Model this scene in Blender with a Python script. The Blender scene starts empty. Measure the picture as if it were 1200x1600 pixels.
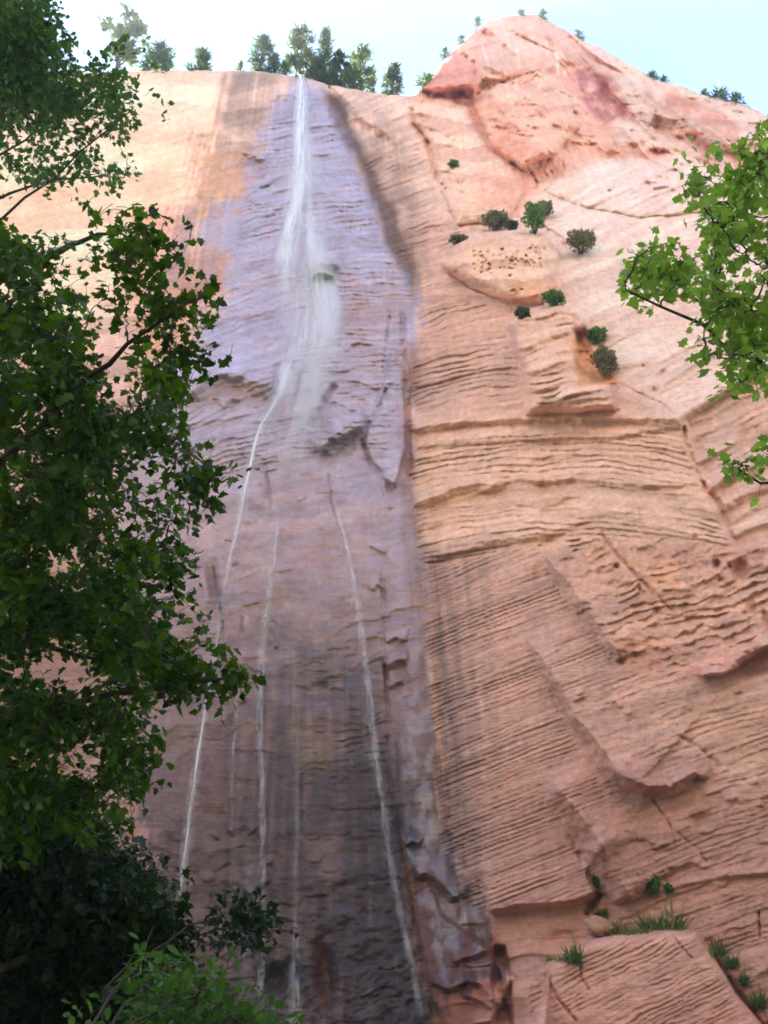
import bpy, math, random
import numpy as np
from mathutils import Vector

random.seed(7)
rng = np.random.default_rng(11)
scene = bpy.context.scene
COL = scene.collection
F = 1570.0                      # focal length in photograph pixels
PITCH = math.radians(32)
CAM = np.array([0.0, 0.0, 1.6])
cP, sP = math.cos(PITCH), math.sin(PITCH)

# ------------------------------------------------------------------ helpers
def rays(px, py):
    px = np.asarray(px, float); py = np.asarray(py, float)
    a = (px - 600) / F; b = (800 - py) / F
    return np.stack([a, cP - sP * b, sP + cP * b], -1)

def P(px, py, t):
    return CAM + rays(px, py) * np.asarray(t, float)[..., None]

def project(p):
    d = np.asarray(p, float) - CAM
    f = d[..., 1] * cP + d[..., 2] * sP
    u = -d[..., 1] * sP + d[..., 2] * cP
    return 600 + F * d[..., 0] / f, 800 - F * u / f, f

def lin(r, g, b):
    c = np.array([r, g, b], float) / 255.0
    return np.where(c <= 0.04045, c / 12.92, ((c + 0.055) / 1.055) ** 2.4)

_perm = np.random.default_rng(5).permutation(4096).astype(np.int64)
_ang = np.random.default_rng(6).random(4096) * 2 * np.pi
_gx, _gy = np.cos(_ang), np.sin(_ang)
def perlin(x, y, seed=0):
    x = np.asarray(x, float) + seed * 37.17; y = np.asarray(y, float) + seed * 91.73
    xi = np.floor(x).astype(np.int64); yi = np.floor(y).astype(np.int64)
    xf = x - xi; yf = y - yi
    u = xf * xf * xf * (xf * (xf * 6 - 15) + 10); v = yf * yf * yf * (yf * (yf * 6 - 15) + 10)
    def g(i, j, dx, dy):
        h = _perm[(_perm[i & 4095] + j) & 4095]
        return _gx[h] * dx + _gy[h] * dy
    n00 = g(xi, yi, xf, yf); n10 = g(xi + 1, yi, xf - 1, yf)
    n01 = g(xi, yi + 1, xf, yf - 1); n11 = g(xi + 1, yi + 1, xf - 1, yf - 1)
    return ((n00 + u * (n10 - n00)) * (1 - v) + (n01 + u * (n11 - n01)) * v) * 1.5

def fbm(x, y, seed=0, oct=4, gain=0.5):
    s = 0; a = 1.0; f = 1.0; tot = 0
    for k in range(oct):
        s = s + a * perlin(x * f, y * f, seed + k * 3); tot += a
        a *= gain; f *= 2.03
    return s / tot

def sstep(a, b, x):
    t = np.clip((x - a) / (b - a), 0, 1)
    return t * t * (3 - 2 * t)

def tag(o, label=None, cat=None, group=None, kind=None):
    if label: o['label'] = label
    if cat: o['category'] = cat
    if group: o['group'] = group
    if kind: o['kind'] = kind
    return o

def empty(name, loc):
    o = bpy.data.objects.new(name, None); COL.objects.link(o)
    o.location = Vector([float(v) for v in loc]); o.empty_display_size = 0.3
    return o

def mesh_obj(name, verts, faces_flat, face_sizes, mat, parent=None, smooth=False, attrs=None, uv=None, mat2=None, n2=0):
    """numpy mesh -> object; verts are world coordinates, parent sits at its own location"""
    verts = np.asarray(verts, np.float64)
    if parent is not None:
        verts = verts - np.array(parent.location)
    me = bpy.data.meshes.new(name)
    faces_flat = np.asarray(faces_flat, np.int32).ravel()
    face_sizes = np.asarray(face_sizes, np.int32)
    me.vertices.add(len(verts)); me.vertices.foreach_set('co', verts.astype(np.float32).ravel())
    me.loops.add(len(faces_flat)); me.loops.foreach_set('vertex_index', faces_flat)
    me.polygons.add(len(face_sizes))
    st = np.zeros(len(face_sizes), np.int32); st[1:] = np.cumsum(face_sizes)[:-1]
    me.polygons.foreach_set('loop_start', st)
    me.polygons.foreach_set('use_smooth', np.full(len(face_sizes), smooth, bool))
    for k, v in (attrs or {}).items():
        v = np.asarray(v, np.float32)
        if v.ndim == 2:
            a = me.attributes.new(k, 'FLOAT_COLOR', 'POINT')
            a.data.foreach_set('color', np.concatenate([v, np.ones((len(v), 1), np.float32)], 1).ravel())
        else:
            a = me.attributes.new(k, 'FLOAT', 'POINT'); a.data.foreach_set('value', v)
    if uv is not None:
        l = me.uv_layers.new(name='UVMap')
        l.data.foreach_set('uv', np.asarray(uv, np.float32)[faces_flat].ravel())
    me.update(calc_edges=True); me.validate()
    if mat: me.materials.append(mat)
    if mat2:
        me.materials.append(mat2)
        mi = np.zeros(len(me.polygons), np.int32); mi[len(mi) - n2:] = 1
        me.polygons.foreach_set('material_index', mi)
    o = bpy.data.objects.new(name, me); COL.objects.link(o)
    if parent is not None: o.parent = parent
    return o

class MB:
    """collects pieces of one mesh"""
    def __init__(s): s.v = []; s.f = []; s.n = []; s.a = []; s.c = 0
    def add(s, v, faces, attr=None):
        v = np.asarray(v, float); s.v.append(v)
        for f in faces:
            s.f.extend([i + s.c for i in f]); s.n.append(len(f))
        s.a.append(np.zeros(len(v)) if attr is None else np.asarray(attr, float))
        s.c += len(v)
    def add_np(s, v, flat, sizes, attr):
        s.v.append(v); s.f.extend((flat + s.c).tolist()); s.n.extend(sizes.tolist()); s.a.append(attr); s.c += len(v)
    def tube(s, path, rad, n=6, attr=0.0):
        path = np.asarray(path, float); m = len(path); rad = np.broadcast_to(np.asarray(rad, float), (m,))
        tg = np.gradient(path, axis=0); tg /= np.linalg.norm(tg, axis=1, keepdims=True) + 1e-9
        ref = np.array([0.31, 0.2, 0.93]) if abs(tg[0][2]) < 0.9 else np.array([1.0, 0.1, 0])
        vs = []
        for i in range(m):
            a = np.cross(tg[i], ref); a /= np.linalg.norm(a) + 1e-9
            b = np.cross(tg[i], a)
            for k in range(n):
                w = 2 * math.pi * k / n
                vs.append(path[i] + rad[i] * (a * math.cos(w) + b * math.sin(w)))
        fs = []
        for i in range(m - 1):
            for k in range(n):
                k2 = (k + 1) % n
                fs.append((i * n + k, i * n + k2, (i + 1) * n + k2, (i + 1) * n + k))
        fs.append(tuple(range(n - 1, -1, -1))); fs.append(tuple((m - 1) * n + k for k in range(n)))
        s.add(vs, fs, np.full(len(vs), attr))
    def build(s, name, mat, parent=None, smooth=True, attrname='rnd', wood=None, mat2=None):
        n2 = 0
        if wood:
            s.f = list(s.f) + [i + s.c for i in wood.f]; s.n = list(s.n) + list(wood.n); s.v += wood.v; s.a += wood.a; s.c += wood.c; n2 = len(wood.n)
        return mesh_obj(name, np.concatenate(s.v), s.f, s.n, mat, parent, smooth, {attrname: np.concatenate(s.a)}, None, mat2, n2)

def curve_pts(a, b, sag=0.0, n=8, wob=0.0, seed=0):
    r = np.random.default_rng(seed)
    a = np.asarray(a, float); b = np.asarray(b, float)
    t = np.linspace(0, 1, n)[:, None]
    p = a + (b - a) * t
    p[:, 2] += sag * np.sin(t[:, 0] * math.pi)
    if wob:
        w = np.cumsum(r.normal(0, wob, (n, 3)), axis=0); w -= t * w[-1]; w -= (1 - t) * w[0]
        p += w
    return p

# ------------------------------------------------------------------ materials
def newmat(name):
    m = bpy.data.materials.new(name); m.use_nodes = True
    nt = m.node_tree; nt.nodes.clear()
    out = nt.nodes.new('ShaderNodeOutputMaterial')
    return m, nt, out
def N(nt, t, **kw):
    n = nt.nodes.new(t)
    for k, v in kw.items():
        if k.startswith('_'): setattr(n, k[1:], v)
        else: n.inputs[k].default_value = v
    return n
def L(nt, a, ao, b, bi): nt.links.new(a.outputs[ao], b.inputs[bi])

def rock_material():
    m, nt, out = newmat('sandstone')
    b = N(nt, 'ShaderNodeBsdfPrincipled')
    c = N(nt, 'ShaderNodeAttribute', _attribute_name='rock'); w = N(nt, 'ShaderNodeAttribute', _attribute_name='wet')
    g = N(nt, 'ShaderNodeNewGeometry')
    n1 = N(nt, 'ShaderNodeTexNoise', Scale=3.1, Detail=9.0, Roughness=0.72); L(nt, g, 'Position', n1, 'Vector')
    mp = N(nt, 'ShaderNodeMapping'); mp.inputs['Scale'].default_value = (0.5, 0.5, 7.0); mp.inputs['Rotation'].default_value = (0, 0.25, 0)
    L(nt, g, 'Position', mp, 'Vector')
    n2 = N(nt, 'ShaderNodeTexNoise', Scale=1.2, Detail=5.0, Roughness=0.6); L(nt, mp, 0, n2, 'Vector')
    r1 = N(nt, 'ShaderNodeMapRange'); r1.inputs[1].default_value = 0.3; r1.inputs[2].default_value = 0.7; r1.inputs[3].default_value = 0.84; r1.inputs[4].default_value = 1.14
    L(nt, n1, 0, r1, 0)
    mx = N(nt, 'ShaderNodeMix', _data_type='RGBA', _blend_type='MULTIPLY'); mx.inputs[0].default_value = 1.0
    L(nt, c, 'Color', mx, 6); L(nt, r1, 0, mx, 7)
    L(nt, mx, 2, b, 'Base Color')
    rr = N(nt, 'ShaderNodeMapRange'); rr.inputs[3].default_value = 0.9; rr.inputs[4].default_value = 0.24
    L(nt, w, 'Fac', rr, 0); L(nt, rr, 0, b, 'Roughness')
    sp = N(nt, 'ShaderNodeMapRange'); sp.inputs[3].default_value = 0.15; sp.inputs[4].default_value = 1.0
    L(nt, w, 'Fac', sp, 0); L(nt, sp, 0, b, 'Specular IOR Level')
    L(nt, w, 'Fac', b, 'Coat Weight'); b.inputs['Coat Roughness'].default_value = .18; b.inputs['Coat IOR'].default_value = 1.6
    ad = N(nt, 'ShaderNodeMath', _operation='ADD'); L(nt, n1, 0, ad, 0); L(nt, n2, 0, ad, 1)
    bp = N(nt, 'ShaderNodeBump', Strength=0.55, Distance=0.14); L(nt, ad, 0, bp, 'Height'); L(nt, bp, 0, b, 'Normal')
    L(nt, b, 0, out, 0)
    return m

def leaf_material(name, c0, c1, trans=0.4):
    m, nt, out = newmat(name)
    a = N(nt, 'ShaderNodeAttribute', _attribute_name='rnd')
    cr = N(nt, 'ShaderNodeValToRGB'); e = cr.color_ramp.elements
    e[0].color = (*c0, 1); e[1].color = (*c1, 1)
    L(nt, a, 'Fac', cr, 0)
    d = N(nt, 'ShaderNodeBsdfPrincipled', Roughness=0.55); d.inputs['Specular IOR Level'].default_value = 0.3
    t = N(nt, 'ShaderNodeBsdfTranslucent')
    tm = N(nt, 'ShaderNodeMix', _data_type='RGBA', _blend_type='MULTIPLY'); tm.inputs[0].default_value = 1; tm.inputs[7].default_value = (1.5, 1.6, 0.8, 1)
    L(nt, cr, 0, d, 'Base Color'); L(nt, cr, 0, tm, 6); L(nt, tm, 2, t, 0)
    mx = N(nt, 'ShaderNodeMixShader'); mx.inputs[0].default_value = trans
    L(nt, d, 0, mx, 1); L(nt, t, 0, mx, 2); L(nt, mx, 0, out, 0)
    return m

def bark_material(name, c0, c1):
    m, nt, out = newmat(name)
    tc = N(nt, 'ShaderNodeTexCoord')
    mp = N(nt, 'ShaderNodeMapping'); mp.inputs['Scale'].default_value = (14, 14, 3); L(nt, tc, 'Object', mp, 0)
    n = N(nt, 'ShaderNodeTexNoise', Scale=2.0, Detail=5.0); L(nt, mp, 0, n, 0)
    cr = N(nt, 'ShaderNodeValToRGB'); e = cr.color_ramp.elements
    e[0].position = .3; e[1].position = .7; e[0].color = (*c0, 1); e[1].color = (*c1, 1); L(nt, n, 0, cr, 0)
    b = N(nt, 'ShaderNodeBsdfPrincipled', Roughness=0.85); L(nt, cr, 0, b, 'Base Color')
    bp = N(nt, 'ShaderNodeBump', Strength=0.6, Distance=0.02); L(nt, n, 0, bp, 'Height'); L(nt, bp, 0, b, 'Normal')
    L(nt, b, 0, out, 0)
    return m

def water_material(name='falling_water', contrast=(0.38, 0.68), us=9.0, vs=0.35, col=(0.86, 0.92, 0.97)):
    m, nt, out = newmat(name)
    uv = N(nt, 'ShaderNodeUVMap')
    mp = N(nt, 'ShaderNodeMapping'); mp.inputs['Scale'].default_value = (us, vs, 1); L(nt, uv, 0, mp, 0)
    n = N(nt, 'ShaderNodeTexNoise', Scale=1.0, Detail=5.0, Roughness=0.6); L(nt, mp, 0, n, 0)
    mr = N(nt, 'ShaderNodeMapRange', _interpolation_type='SMOOTHSTEP'); mr.inputs[1].default_value = contrast[0]; mr.inputs[2].default_value = contrast[1]
    L(nt, n, 0, mr, 0)
    a = N(nt, 'ShaderNodeAttribute', _attribute_name='flow')
    mu = N(nt, 'ShaderNodeMath', _operation='MULTIPLY', _use_clamp=True); L(nt, mr, 0, mu, 0); L(nt, a, 'Fac', mu, 1)
    d = N(nt, 'ShaderNodeBsdfDiffuse'); d.inputs[0].default_value = (*col, 1)
    t = N(nt, 'ShaderNodeBsdfTranslucent'); t.inputs[0].default_value = (*col, 1)
    g = N(nt, 'ShaderNodeBsdfGlossy', Roughness=0.35)
    m1 = N(nt, 'ShaderNodeMixShader'); m1.inputs[0].default_value = 0.4; L(nt, d, 0, m1, 1); L(nt, t, 0, m1, 2)
    m2 = N(nt, 'ShaderNodeMixShader'); m2.inputs[0].default_value = 0.12; L(nt, m1, 0, m2, 1); L(nt, g, 0, m2, 2)
    tr = N(nt, 'ShaderNodeBsdfTransparent')
    m3 = N(nt, 'ShaderNodeMixShader'); L(nt, mu, 0, m3, 0); L(nt, tr, 0, m3, 1); L(nt, m2, 0, m3, 2)
    L(nt, m3, 0, out, 0)
    return m

ROCK = rock_material()

# ------------------------------------------------------------------ the cliff
RIM = np.array([(-400,112),(-100,112),(60,113),(150,112),(222,112),(250,108),(290,111),(330,110),(390,110),(430,114),(455,119),(469,124),(480,121),(490,125),
                (515,132),(560,141),(600,147),(640,151),(652,146),(660,136),(690,98),(722,66),(752,40),(765,32),(790,26),(812,22),
                (838,24),(850,30),(870,39),(905,60),(940,76),(1020,121),(1100,148),(1150,158),(1200,182),(1350,250),(1600,360)], float)
def rim_y(px):
    y = np.interp(px, RIM[:, 0], RIM[:, 1])
    k = np.where(px > 645, 1.0, 0.75)
    return y + k * (4.5 * fbm(px / 22.0, px * 0 + .3, 41, 4))

def plane_t(d, p0, n):
    return ((p0 - CAM) @ n) / (d @ n)
def smin(a, b, k):
    h = np.clip(0.5 + 0.5 * (b - a) / k, 0, 1)
    return b + (a - b) * h - k * h * (1 - h)
def smax(a, b, k): return -smin(-a, -b, k)

nW = np.cross([1.0, 0.12, 0], [0, 0.25, 1.0]); pW = np.array([0, 30.0, 0])
def onW(px, py): d = rays(px, py); return CAM + d * plane_t(d, pW, nW)
A1, A2 = onW(600, 300), onW(690, 1300)
nR = np.cross(A2 - A1, [1.0, -0.42, 0]); pR = A2
def onR(px, py): d = rays(px, py); return CAM + d * plane_t(d, pR, nR)
B1, B2 = onR(700, 330), onR(1180, 620)
nU = np.cross(B2 - B1, [-0.10, 0.43, 1.0]); pU = B1

def base_t(px, py):
    d = rays(px, py)
    tW = plane_t(d, pW, nW); tR = plane_t(d, pR, nR)
    tU = plane_t(d, pU, nU); tU = np.where(tU <= 0, 400, np.minimum(tU, 400))
    # broad swells of the wall
    tW = np.where(tW <= 0, 400, tW); tR = np.where((tR <= 0) | (tR > 400), 400, tR)
    return smin(tW, smax(tR, tU, 6.0), 4.0)

cols = np.concatenate([np.linspace(-330, -40, 50), np.arange(-36, 1238, 2.0), np.linspace(1241, 1500, 46)])
NR = 880
v = np.linspace(0, 1, NR)
BOT = 1900.0
rim = rim_y(cols)
vv = np.where(v < .93, v / .93 * ((1640 - 130) / (BOT - 130)), 0); tt = (1640 - 130) / (BOT - 130)
vv = np.where(v < .93, vv, tt + (1 - tt) * (v - .93) / .07)
PX = np.broadcast_to(cols[None, :], (NR, len(cols))).copy()
PY = rim[None, :] + (BOT - rim[None, :]) * vv[:, None]
print('grid', PX.shape)

WX = PX + 7 * fbm(PX / 60, PY / 60, 1, 4)          # ragged coordinates for natural edges
WY = PY + 7 * fbm(PX / 60, PY / 60, 2, 4)

def _bbox(pts, m):
    pts = np.asarray(pts, float)
    j0, j1 = np.searchsorted(cols, [pts[:, 0].min() - m, pts[:, 0].max() + m])
    ys = PY[:, (min(j0, len(cols) - 1) + min(j1, len(cols) - 1)) // 2]
    lo = np.nonzero((PY >= pts[:, 1].min() - m).any(1))[0]; hi = np.nonzero((PY <= pts[:, 1].max() + m).any(1))[0]
    if len(lo) == 0 or len(hi) == 0 or j0 >= j1: return None
    return slice(lo[0], hi[-1] + 1), slice(j0, j1)

def seg_dist(x, y, pts, closed=False):
    """distance, signed side (+ = left of travel, i.e. above for a line drawn left to right) and 0..1 along"""
    pts = np.asarray(pts, float)
    if closed: pts = np.vstack([pts, pts[:1]])
    best = np.full(x.shape, 1e9); side = np.zeros(x.shape); along = np.zeros(x.shape)
    ln = np.linalg.norm(np.diff(pts, axis=0), axis=1); cum = np.concatenate([[0], np.cumsum(ln)]); tot = cum[-1]
    for i in range(len(pts) - 1):
        a, b = pts[i], pts[i + 1]; e = b - a; l2 = e @ e + 1e-9
        q = np.clip(((x - a[0]) * e[0] + (y - a[1]) * e[1]) / l2, 0, 1)
        dx = x - a[0] - q * e[0]; dy = y - a[1] - q * e[1]; d = np.hypot(dx, dy)
        cr = -(e[0] * (y - a[1]) - e[1] * (x - a[0]))
        m = d < best
        best[m] = d[m]; side[m] = np.sign(cr)[m]; along[m] = ((cum[i] + q * ln[i]) / tot)[m]
    return best, side, along

def inside(x, y, pts):
    r = np.zeros(x.shape, bool); n = len(pts)
    for i in range(n):
        x0, y0 = pts[i]; x1, y1 = pts[(i + 1) % n]
        if y0 == y1: continue
        c = (y0 > y) != (y1 > y)
        r ^= c & (x < (x1 - x0) * (y - y0) / (y1 - y0) + x0)
    return r

def pmask(pts, feather=10, rag=1.0):
    out = np.zeros(PX.shape)
    bb = _bbox(pts, feather + 15)
    if bb is None: return out
    x = PX[bb] + (WX - PX)[bb] * rag; y = PY[bb] + (WY - PY)[bb] * rag
    d, _, _ = seg_dist(x, y, pts, True)
    sd = np.where(inside(x, y, pts), d, -d)
    out[bb] = sstep(-feather, feather, sd)
    return out

WARP = 5 * fbm(PX / 70, PY / 45, 98, 4)
D = np.zeros(PX.shape)      # relief towards the camera, in photograph pixels at the local distance

# --- beds
def beds(slope, curv, x0, wl, amp, elong=9.0, seed=0, jag=0.18, warp=1.2, fade=1.0, wk=1.0):
    vcoord = PY - (slope * (PX - x0) + curv * (PX - x0) ** 2) + WARP * wk
    L_ = wl * elong
    ph = vcoord / wl + warp * fbm(PX / L_, vcoord / (wl * 5), seed, 3) + jag * fbm(PX / (wl * 1.6), vcoord / (wl * 1.2), seed + 9, 3)
    fr = ph - np.floor(ph)
    w = 0.20
    saw = np.where(fr < w, sstep(0, w, fr), 1 - .45 * (fr - w) / (1 - w) - .55 * (np.clip(fr - w, 0, 1) / (1 - w)) ** 3.2)
    bed = np.floor(ph)
    a = 0.42 + .55 * (1 - fade) + 0.45 * (.35 + .65 * fade) * np.sin(bed * 12.9898 + seed) * 0.9 + fade * 1.9 * fbm(PX / (L_ * 0.6), vcoord / (wl * 2.5), seed + 20, 3)
    a = np.clip(a, 0.05, 1.6)
    return -amp * saw * a, np.sin(bed * 78.233 + seed * 3.1)

TINT = np.zeros(PX.shape)
def zone(pts, feather, *layers, rough=0.0, rs=14.0, seed=0):
    global D, TINT
    m = pmask(pts, feather)
    r = np.zeros(PX.shape); tn = np.zeros(PX.shape)
    for ly in layers:
        q, b = beds(*ly[:5], **(ly[5] if len(ly) > 5 else {})); r += q; tn += b / len(layers)
    if rough: r += rough * fbm(PX / rs, PY / rs, seed + 60, 5, 0.55)
    D = D * (1 - m) + r * m; TINT = TINT * (1 - m) + tn * m

ALL = [(-500,-100),(1700,-100),(1700,2100),(-500,2100)]
zone(ALL, 5, (-0.10, 0, 400, 34, 1.6, dict(seed=1)), rough=3.0, rs=60)
# smooth pale wall at upper left
zone([(-400,60),(350,90),(345,200),(300,330),(215,430),(60,520),(-400,520)], 14, (-0.02, 0, 200, 26, 0.9, dict(seed=2, elong=14)), (-0.02, 0, 200, 60, 1.6, dict(seed=5)), rough=1.6, rs=45)
# wet fall line with thin wavy ridges
zone([(468,118),(500,135),(560,250),(610,390),(650,460),(640,560),(600,740),(560,780),(300,800),(215,620),(290,560),(345,440),(385,300),(400,210)], 16,
     (-0.13, 0.0006, 480, 8, 2.7, dict(seed=3, elong=12, fade=.6, jag=.14)), (-0.20, 0.0005, 470, 25, 2.4, dict(seed=4, elong=5, warp=1.8)), rough=3.0, rs=30)
zone([(340,430),(200,560),(230,720),(460,640),(450,460)], 25, (-0.36, 0.0004, 380, 10, 2.3, dict(seed=13, elong=8, fade=.7)), (-0.30, 0, 380, 38, 3.6, dict(seed=14, elong=4)), rough=2, rs=30)
# lower wet wall
zone([(150,760),(560,760),(640,800),(670,1250),(700,1700),(100,1700)], 40, (-0.16, 0, 400, 30, 1.6, dict(seed=6, elong=5, warp=2)), rough=7.0, rs=75, seed=3)
zone([(470,1010),(600,980),(640,1300),(480,1330)], 40, (-0.18, 0, 520, 11, 1.5, dict(seed=7, elong=6)), (-0.18, 0, 520, 34, 2.6, dict(seed=8)), rough=5, rs=40)
zone([(470,1330),(640,1330),(690,1700),(460,1700)], 30, (-0.30, 0, 520, 18, 1.2, dict(seed=9, elong=4)), rough=7, rs=35, seed=5)
# dry corner right of the fall
zone([(520,130),(645,150),(700,330),(830,470),(820,640),(650,640),(655,470),(610,380),(560,230)], 12, (-0.25, 0.0009, 690, 8.5, 2.2, dict(fade=.6, seed=15, elong=9)), (-0.18, 0.0007, 690, 27, 2.0, dict(seed=16)), rough=2, rs=25)
zone([(630,560),(815,500),(815,650),(640,690)], 14, (-0.40, 0.00110, 640, 9, 3.4, dict(seed=17, elong=13, fade=.6, jag=.12, wk=.5)), (-0.36, 0.0010, 640, 30, 5, dict(seed=18, elong=7)), rough=1.6, rs=22)
zone([(625,640),(1075,640),(1105,760),(1150,860),(960,860),(830,850),(660,900),(640,760)], 9, (-0.24, 0.00048, 640, 9.5, 3.2, dict(seed=19, elong=14, jag=.2, fade=.7, wk=.6)), (-0.22, 0.00042, 640, 37, 4.6, dict(seed=21, elong=7, warp=1.4, jag=.1)), rough=3.2, rs=20)
# big cross bedded slab
zone([(655,890),(840,850),(905,960),(985,1060),(880,1120),(960,1260),(930,1400),(740,1425),(700,1380),(670,1100)], 8, (-0.40, 0.0001, 780, 7.4, 2.3, dict(seed=22, elong=24, jag=.10, warp=1.0, fade=.55, wk=.35)), (-0.44, 0.0001, 780, 27, .8, dict(seed=23, elong=8)), rough=1.8, rs=16)
zone([(838,850),(960,835),(1160,850),(1400,820),(1400,1040),(1150,1055),(985,1055),(900,955)], 7, (-0.26, 0, 1000, 15, 4.6, dict(seed=24, elong=5, jag=0.35)), (-0.26, 0, 1000, 44, 3.0, dict(seed=25, elong=5)), rough=4.5, rs=15)
zone([(985,1050),(1400,1030),(1400,1700),(900,1700),(940,1380),(960,1260),(880,1120)], 8, (-0.34, 0, 1000, 10, 1.7, dict(seed=26, elong=16, jag=.2, fade=.7, wk=.5)), (-0.30, 0, 1000, 52, 3.0, dict(seed=27, elong=5)), rough=3.2, rs=22)
# pale slickrock above, and waves where it meets the right edge
zone([(850,330),(960,250),(1400,280),(1400,600),(1130,640),(1060,655),(960,580),(890,480),(860,400)], 14, (-0.47, 0, 1000, 11, 1.3, dict(seed=28, elong=14, fade=.6)), (-0.40, 0, 1000, 40, 2.5, dict(seed=29, elong=10)), rough=1.6, rs=40)
zone([(1062,655),(1130,600),(1400,470),(1400,830),(1150,855),(1110,770)], 6, (-0.50, 0.0002, 1120, 15, 2.4, dict(seed=31, elong=8)), (-0.47, 0.0002, 1120, 47, 11, dict(seed=32, elong=8, warp=.6)), rough=3, rs=20)
# summit block
zone([(640,130),(760,0),(860,0),(1500,200),(1500,360),(1200,330),(1000,250),(840,290),(740,350),(690,330),(650,200)], 10, (0.62, 0, 900, 52, 8, dict(seed=33, elong=5, jag=.3)), (0.10, 0, 900, 15, 2.2, dict(seed=34, elong=5)), rough=14, rs=34, seed=9)
zone([(640,165),(700,155),(745,200),(800,270),(835,300),(800,350),(740,370),(700,350),(670,240)], 9, (0.12, 0, 740, 19, 2.4, dict(seed=35, elong=5)), rough=5, rs=26)
# tafoni dome
zone([(690,400),(740,365),(830,362),(870,400),(865,460),(800,475),(700,470)], 8, (-0.05, 0, 780, 14, 2.0, dict(seed=36)), rough=2, rs=14)
# buttress
zone([(800,505),(830,482),(880,474),(915,505),(935,570),(965,600),(960,640),(820,640),(822,585),(805,545)], 5, (-0.20, 0, 880, 12, 4.2, dict(seed=37, elong=8)), (-0.16, 0, 880, 31, 5.0, dict(seed=38, elong=6)), rough=3.2, rs=15)
# front slab
zone([(908,1478),(930,1465),(1030,1455),(1085,1457),(1112,1492),(1150,1550),(1215,1640),(820,1640),(835,1520),(870,1500)], 5, (-0.50, 0, 1000, 9, 1.9, dict(seed=39, elong=11, jag=.3, fade=.6)), (-0.50, 0, 1000, 31, 1.1, dict(seed=40, elong=8)), rough=1.6, rs=20)

def overhang(pts, h, wup=40, wdn=8, jag=2.5, ends=0.15):
    """the block on the left side of travel juts out by h, its underside is seen on the other side"""
    global D
    bb = _bbox(pts, max(wup, wdn) * 3 + 10)
    if bb is None: return
    x = PX[bb] + jag * fbm(PX[bb] / 12, PY[bb] / 12, 70, 3); y = PY[bb] + jag * fbm(PX[bb] / 12, PY[bb] / 12, 71, 3)
    d, s, al = seg_dist(x, y, pts)
    e = sstep(0, ends, al) * sstep(0, ends, 1 - al) if ends > 0 else 1
    up = np.exp(-(d / wup) ** 1.5); dn = np.clip(1 - d / (wdn * (.25 + .75 * e)), 0, 1) ** 1.2
    D[bb] += .82 * h * e * np.where(s > 0, up, dn)

def crack(pts, w, h, jag=3.0, ends=0.1):
    global D
    bb = _bbox(pts, w * 4 + 8)
    if bb is None: return
    x = PX[bb] + jag * fbm(PX[bb] / 10, PY[bb] / 10, 72, 3); y = PY[bb] + jag * fbm(PX[bb] / 10, PY[bb] / 10, 73, 3)
    d, s, al = seg_dist(x, y, pts)
    e = sstep(0, ends, al) * sstep(0, ends, 1 - al)
    D[bb] -= .6 * h * e * (.55 + .9 * np.clip(.5 + fbm(al * 6, al * 0 + pts[0][0], 76, 2), 0, 1)) * np.exp(-(d / (w * .8)) ** 2)

def hole(cx, cy, rx, ry, h, rot=0.0, p=3):
    global D
    m = max(rx, ry) * 1.6 + 4
    bb = _bbox([(cx - m, cy - m), (cx + m, cy + m)], 2)
    if bb is None: return
    x = PX[bb] - cx + 1.2 * fbm(PX[bb] / 7, PY[bb] / 7, 74, 2); y = PY[bb] - cy + 1.2 * fbm(PX[bb] / 7, PY[bb] / 7, 75, 2)
    c, s = math.cos(rot), math.sin(rot)
    r = np.hypot((x * c + y * s) / rx, (-x * s + y * c) / ry)
    D[bb] -= .6 * h * np.exp(-r ** p)

def dome(pts, h, R, rag=.5):
    bb = _bbox(pts, 10)
    x = PX[bb] + (WX - PX)[bb] * rag; y = PY[bb] + (WY - PY)[bb] * rag
    d, _, _ = seg_dist(x, y, pts, True)
    q = np.clip(np.where(inside(x, y, pts), d, 0) / R, 0, 1)
    D[bb] += h * np.sqrt(np.clip(1 - (1 - q) ** 2, 0, 1))

def step(pts, h, feather=3, grad=None, rag=0.6):
    """a block standing out by h over a polygon; grad=(gx, gy) tilts its face"""
    global D
    m = pmask(pts, feather, rag)
    g = h
    if grad:
        c = np.mean(pts, 0); g = h + grad[0] * (PX - c[0]) + grad[1] * (PY - c[1])
    D += m * g

# broad shapes of the fall's alcove and the corner
D += 26 * np.exp(-((PX - 250) / 150) ** 2 - ((PY - 640) / 90) ** 2)
step([(345,95),(468,112),(430,150),(405,205),(385,245),(350,330),(300,330),(330,200)], 7, 10)
overhang([(384,246),(400,246),(416,252)], 6, 12, 5)
overhang([(372,238),(395,241),(418,251)], 5, 10, 4)
hole(412, 293, 11, 2.2, 9, -0.25)
hole(413, 262, 7, 1.6, 5, 0.15)
overhang([(420,160),(440,146),(470,150)], 5, 14, 5)
crack([(515,133),(520,150),(535,175),(545,200)], 5, 9)
# recess right of the wet cone
for (x0, y0, x1, y1, w, h) in ((505,150,560,250,13,14),(560,250,610,390,15,15)):
    crack([(x0,y0),((x0+x1)/2+3,(y0+y1)/2),(x1,y1)], w, h, ends=0.25)
step([(518,133),(600,146),(640,150),(640,200),(620,230),(590,200),(560,185),(540,160)], 9, 5)
overhang([(540,188),(565,178),(578,196),(600,215)], 7, 20, 8)
# overhang bulge at left of the fall
overhang([(290,625),(312,600),(340,584),(370,584),(405,598),(440,600)], 26, 26, 26, ends=0.12)
overhang([(345,640),(360,620),(385,628)], 7, 10, 6)
overhang([(225,545),(300,540),(355,535)], 8, 26, 7)
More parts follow.
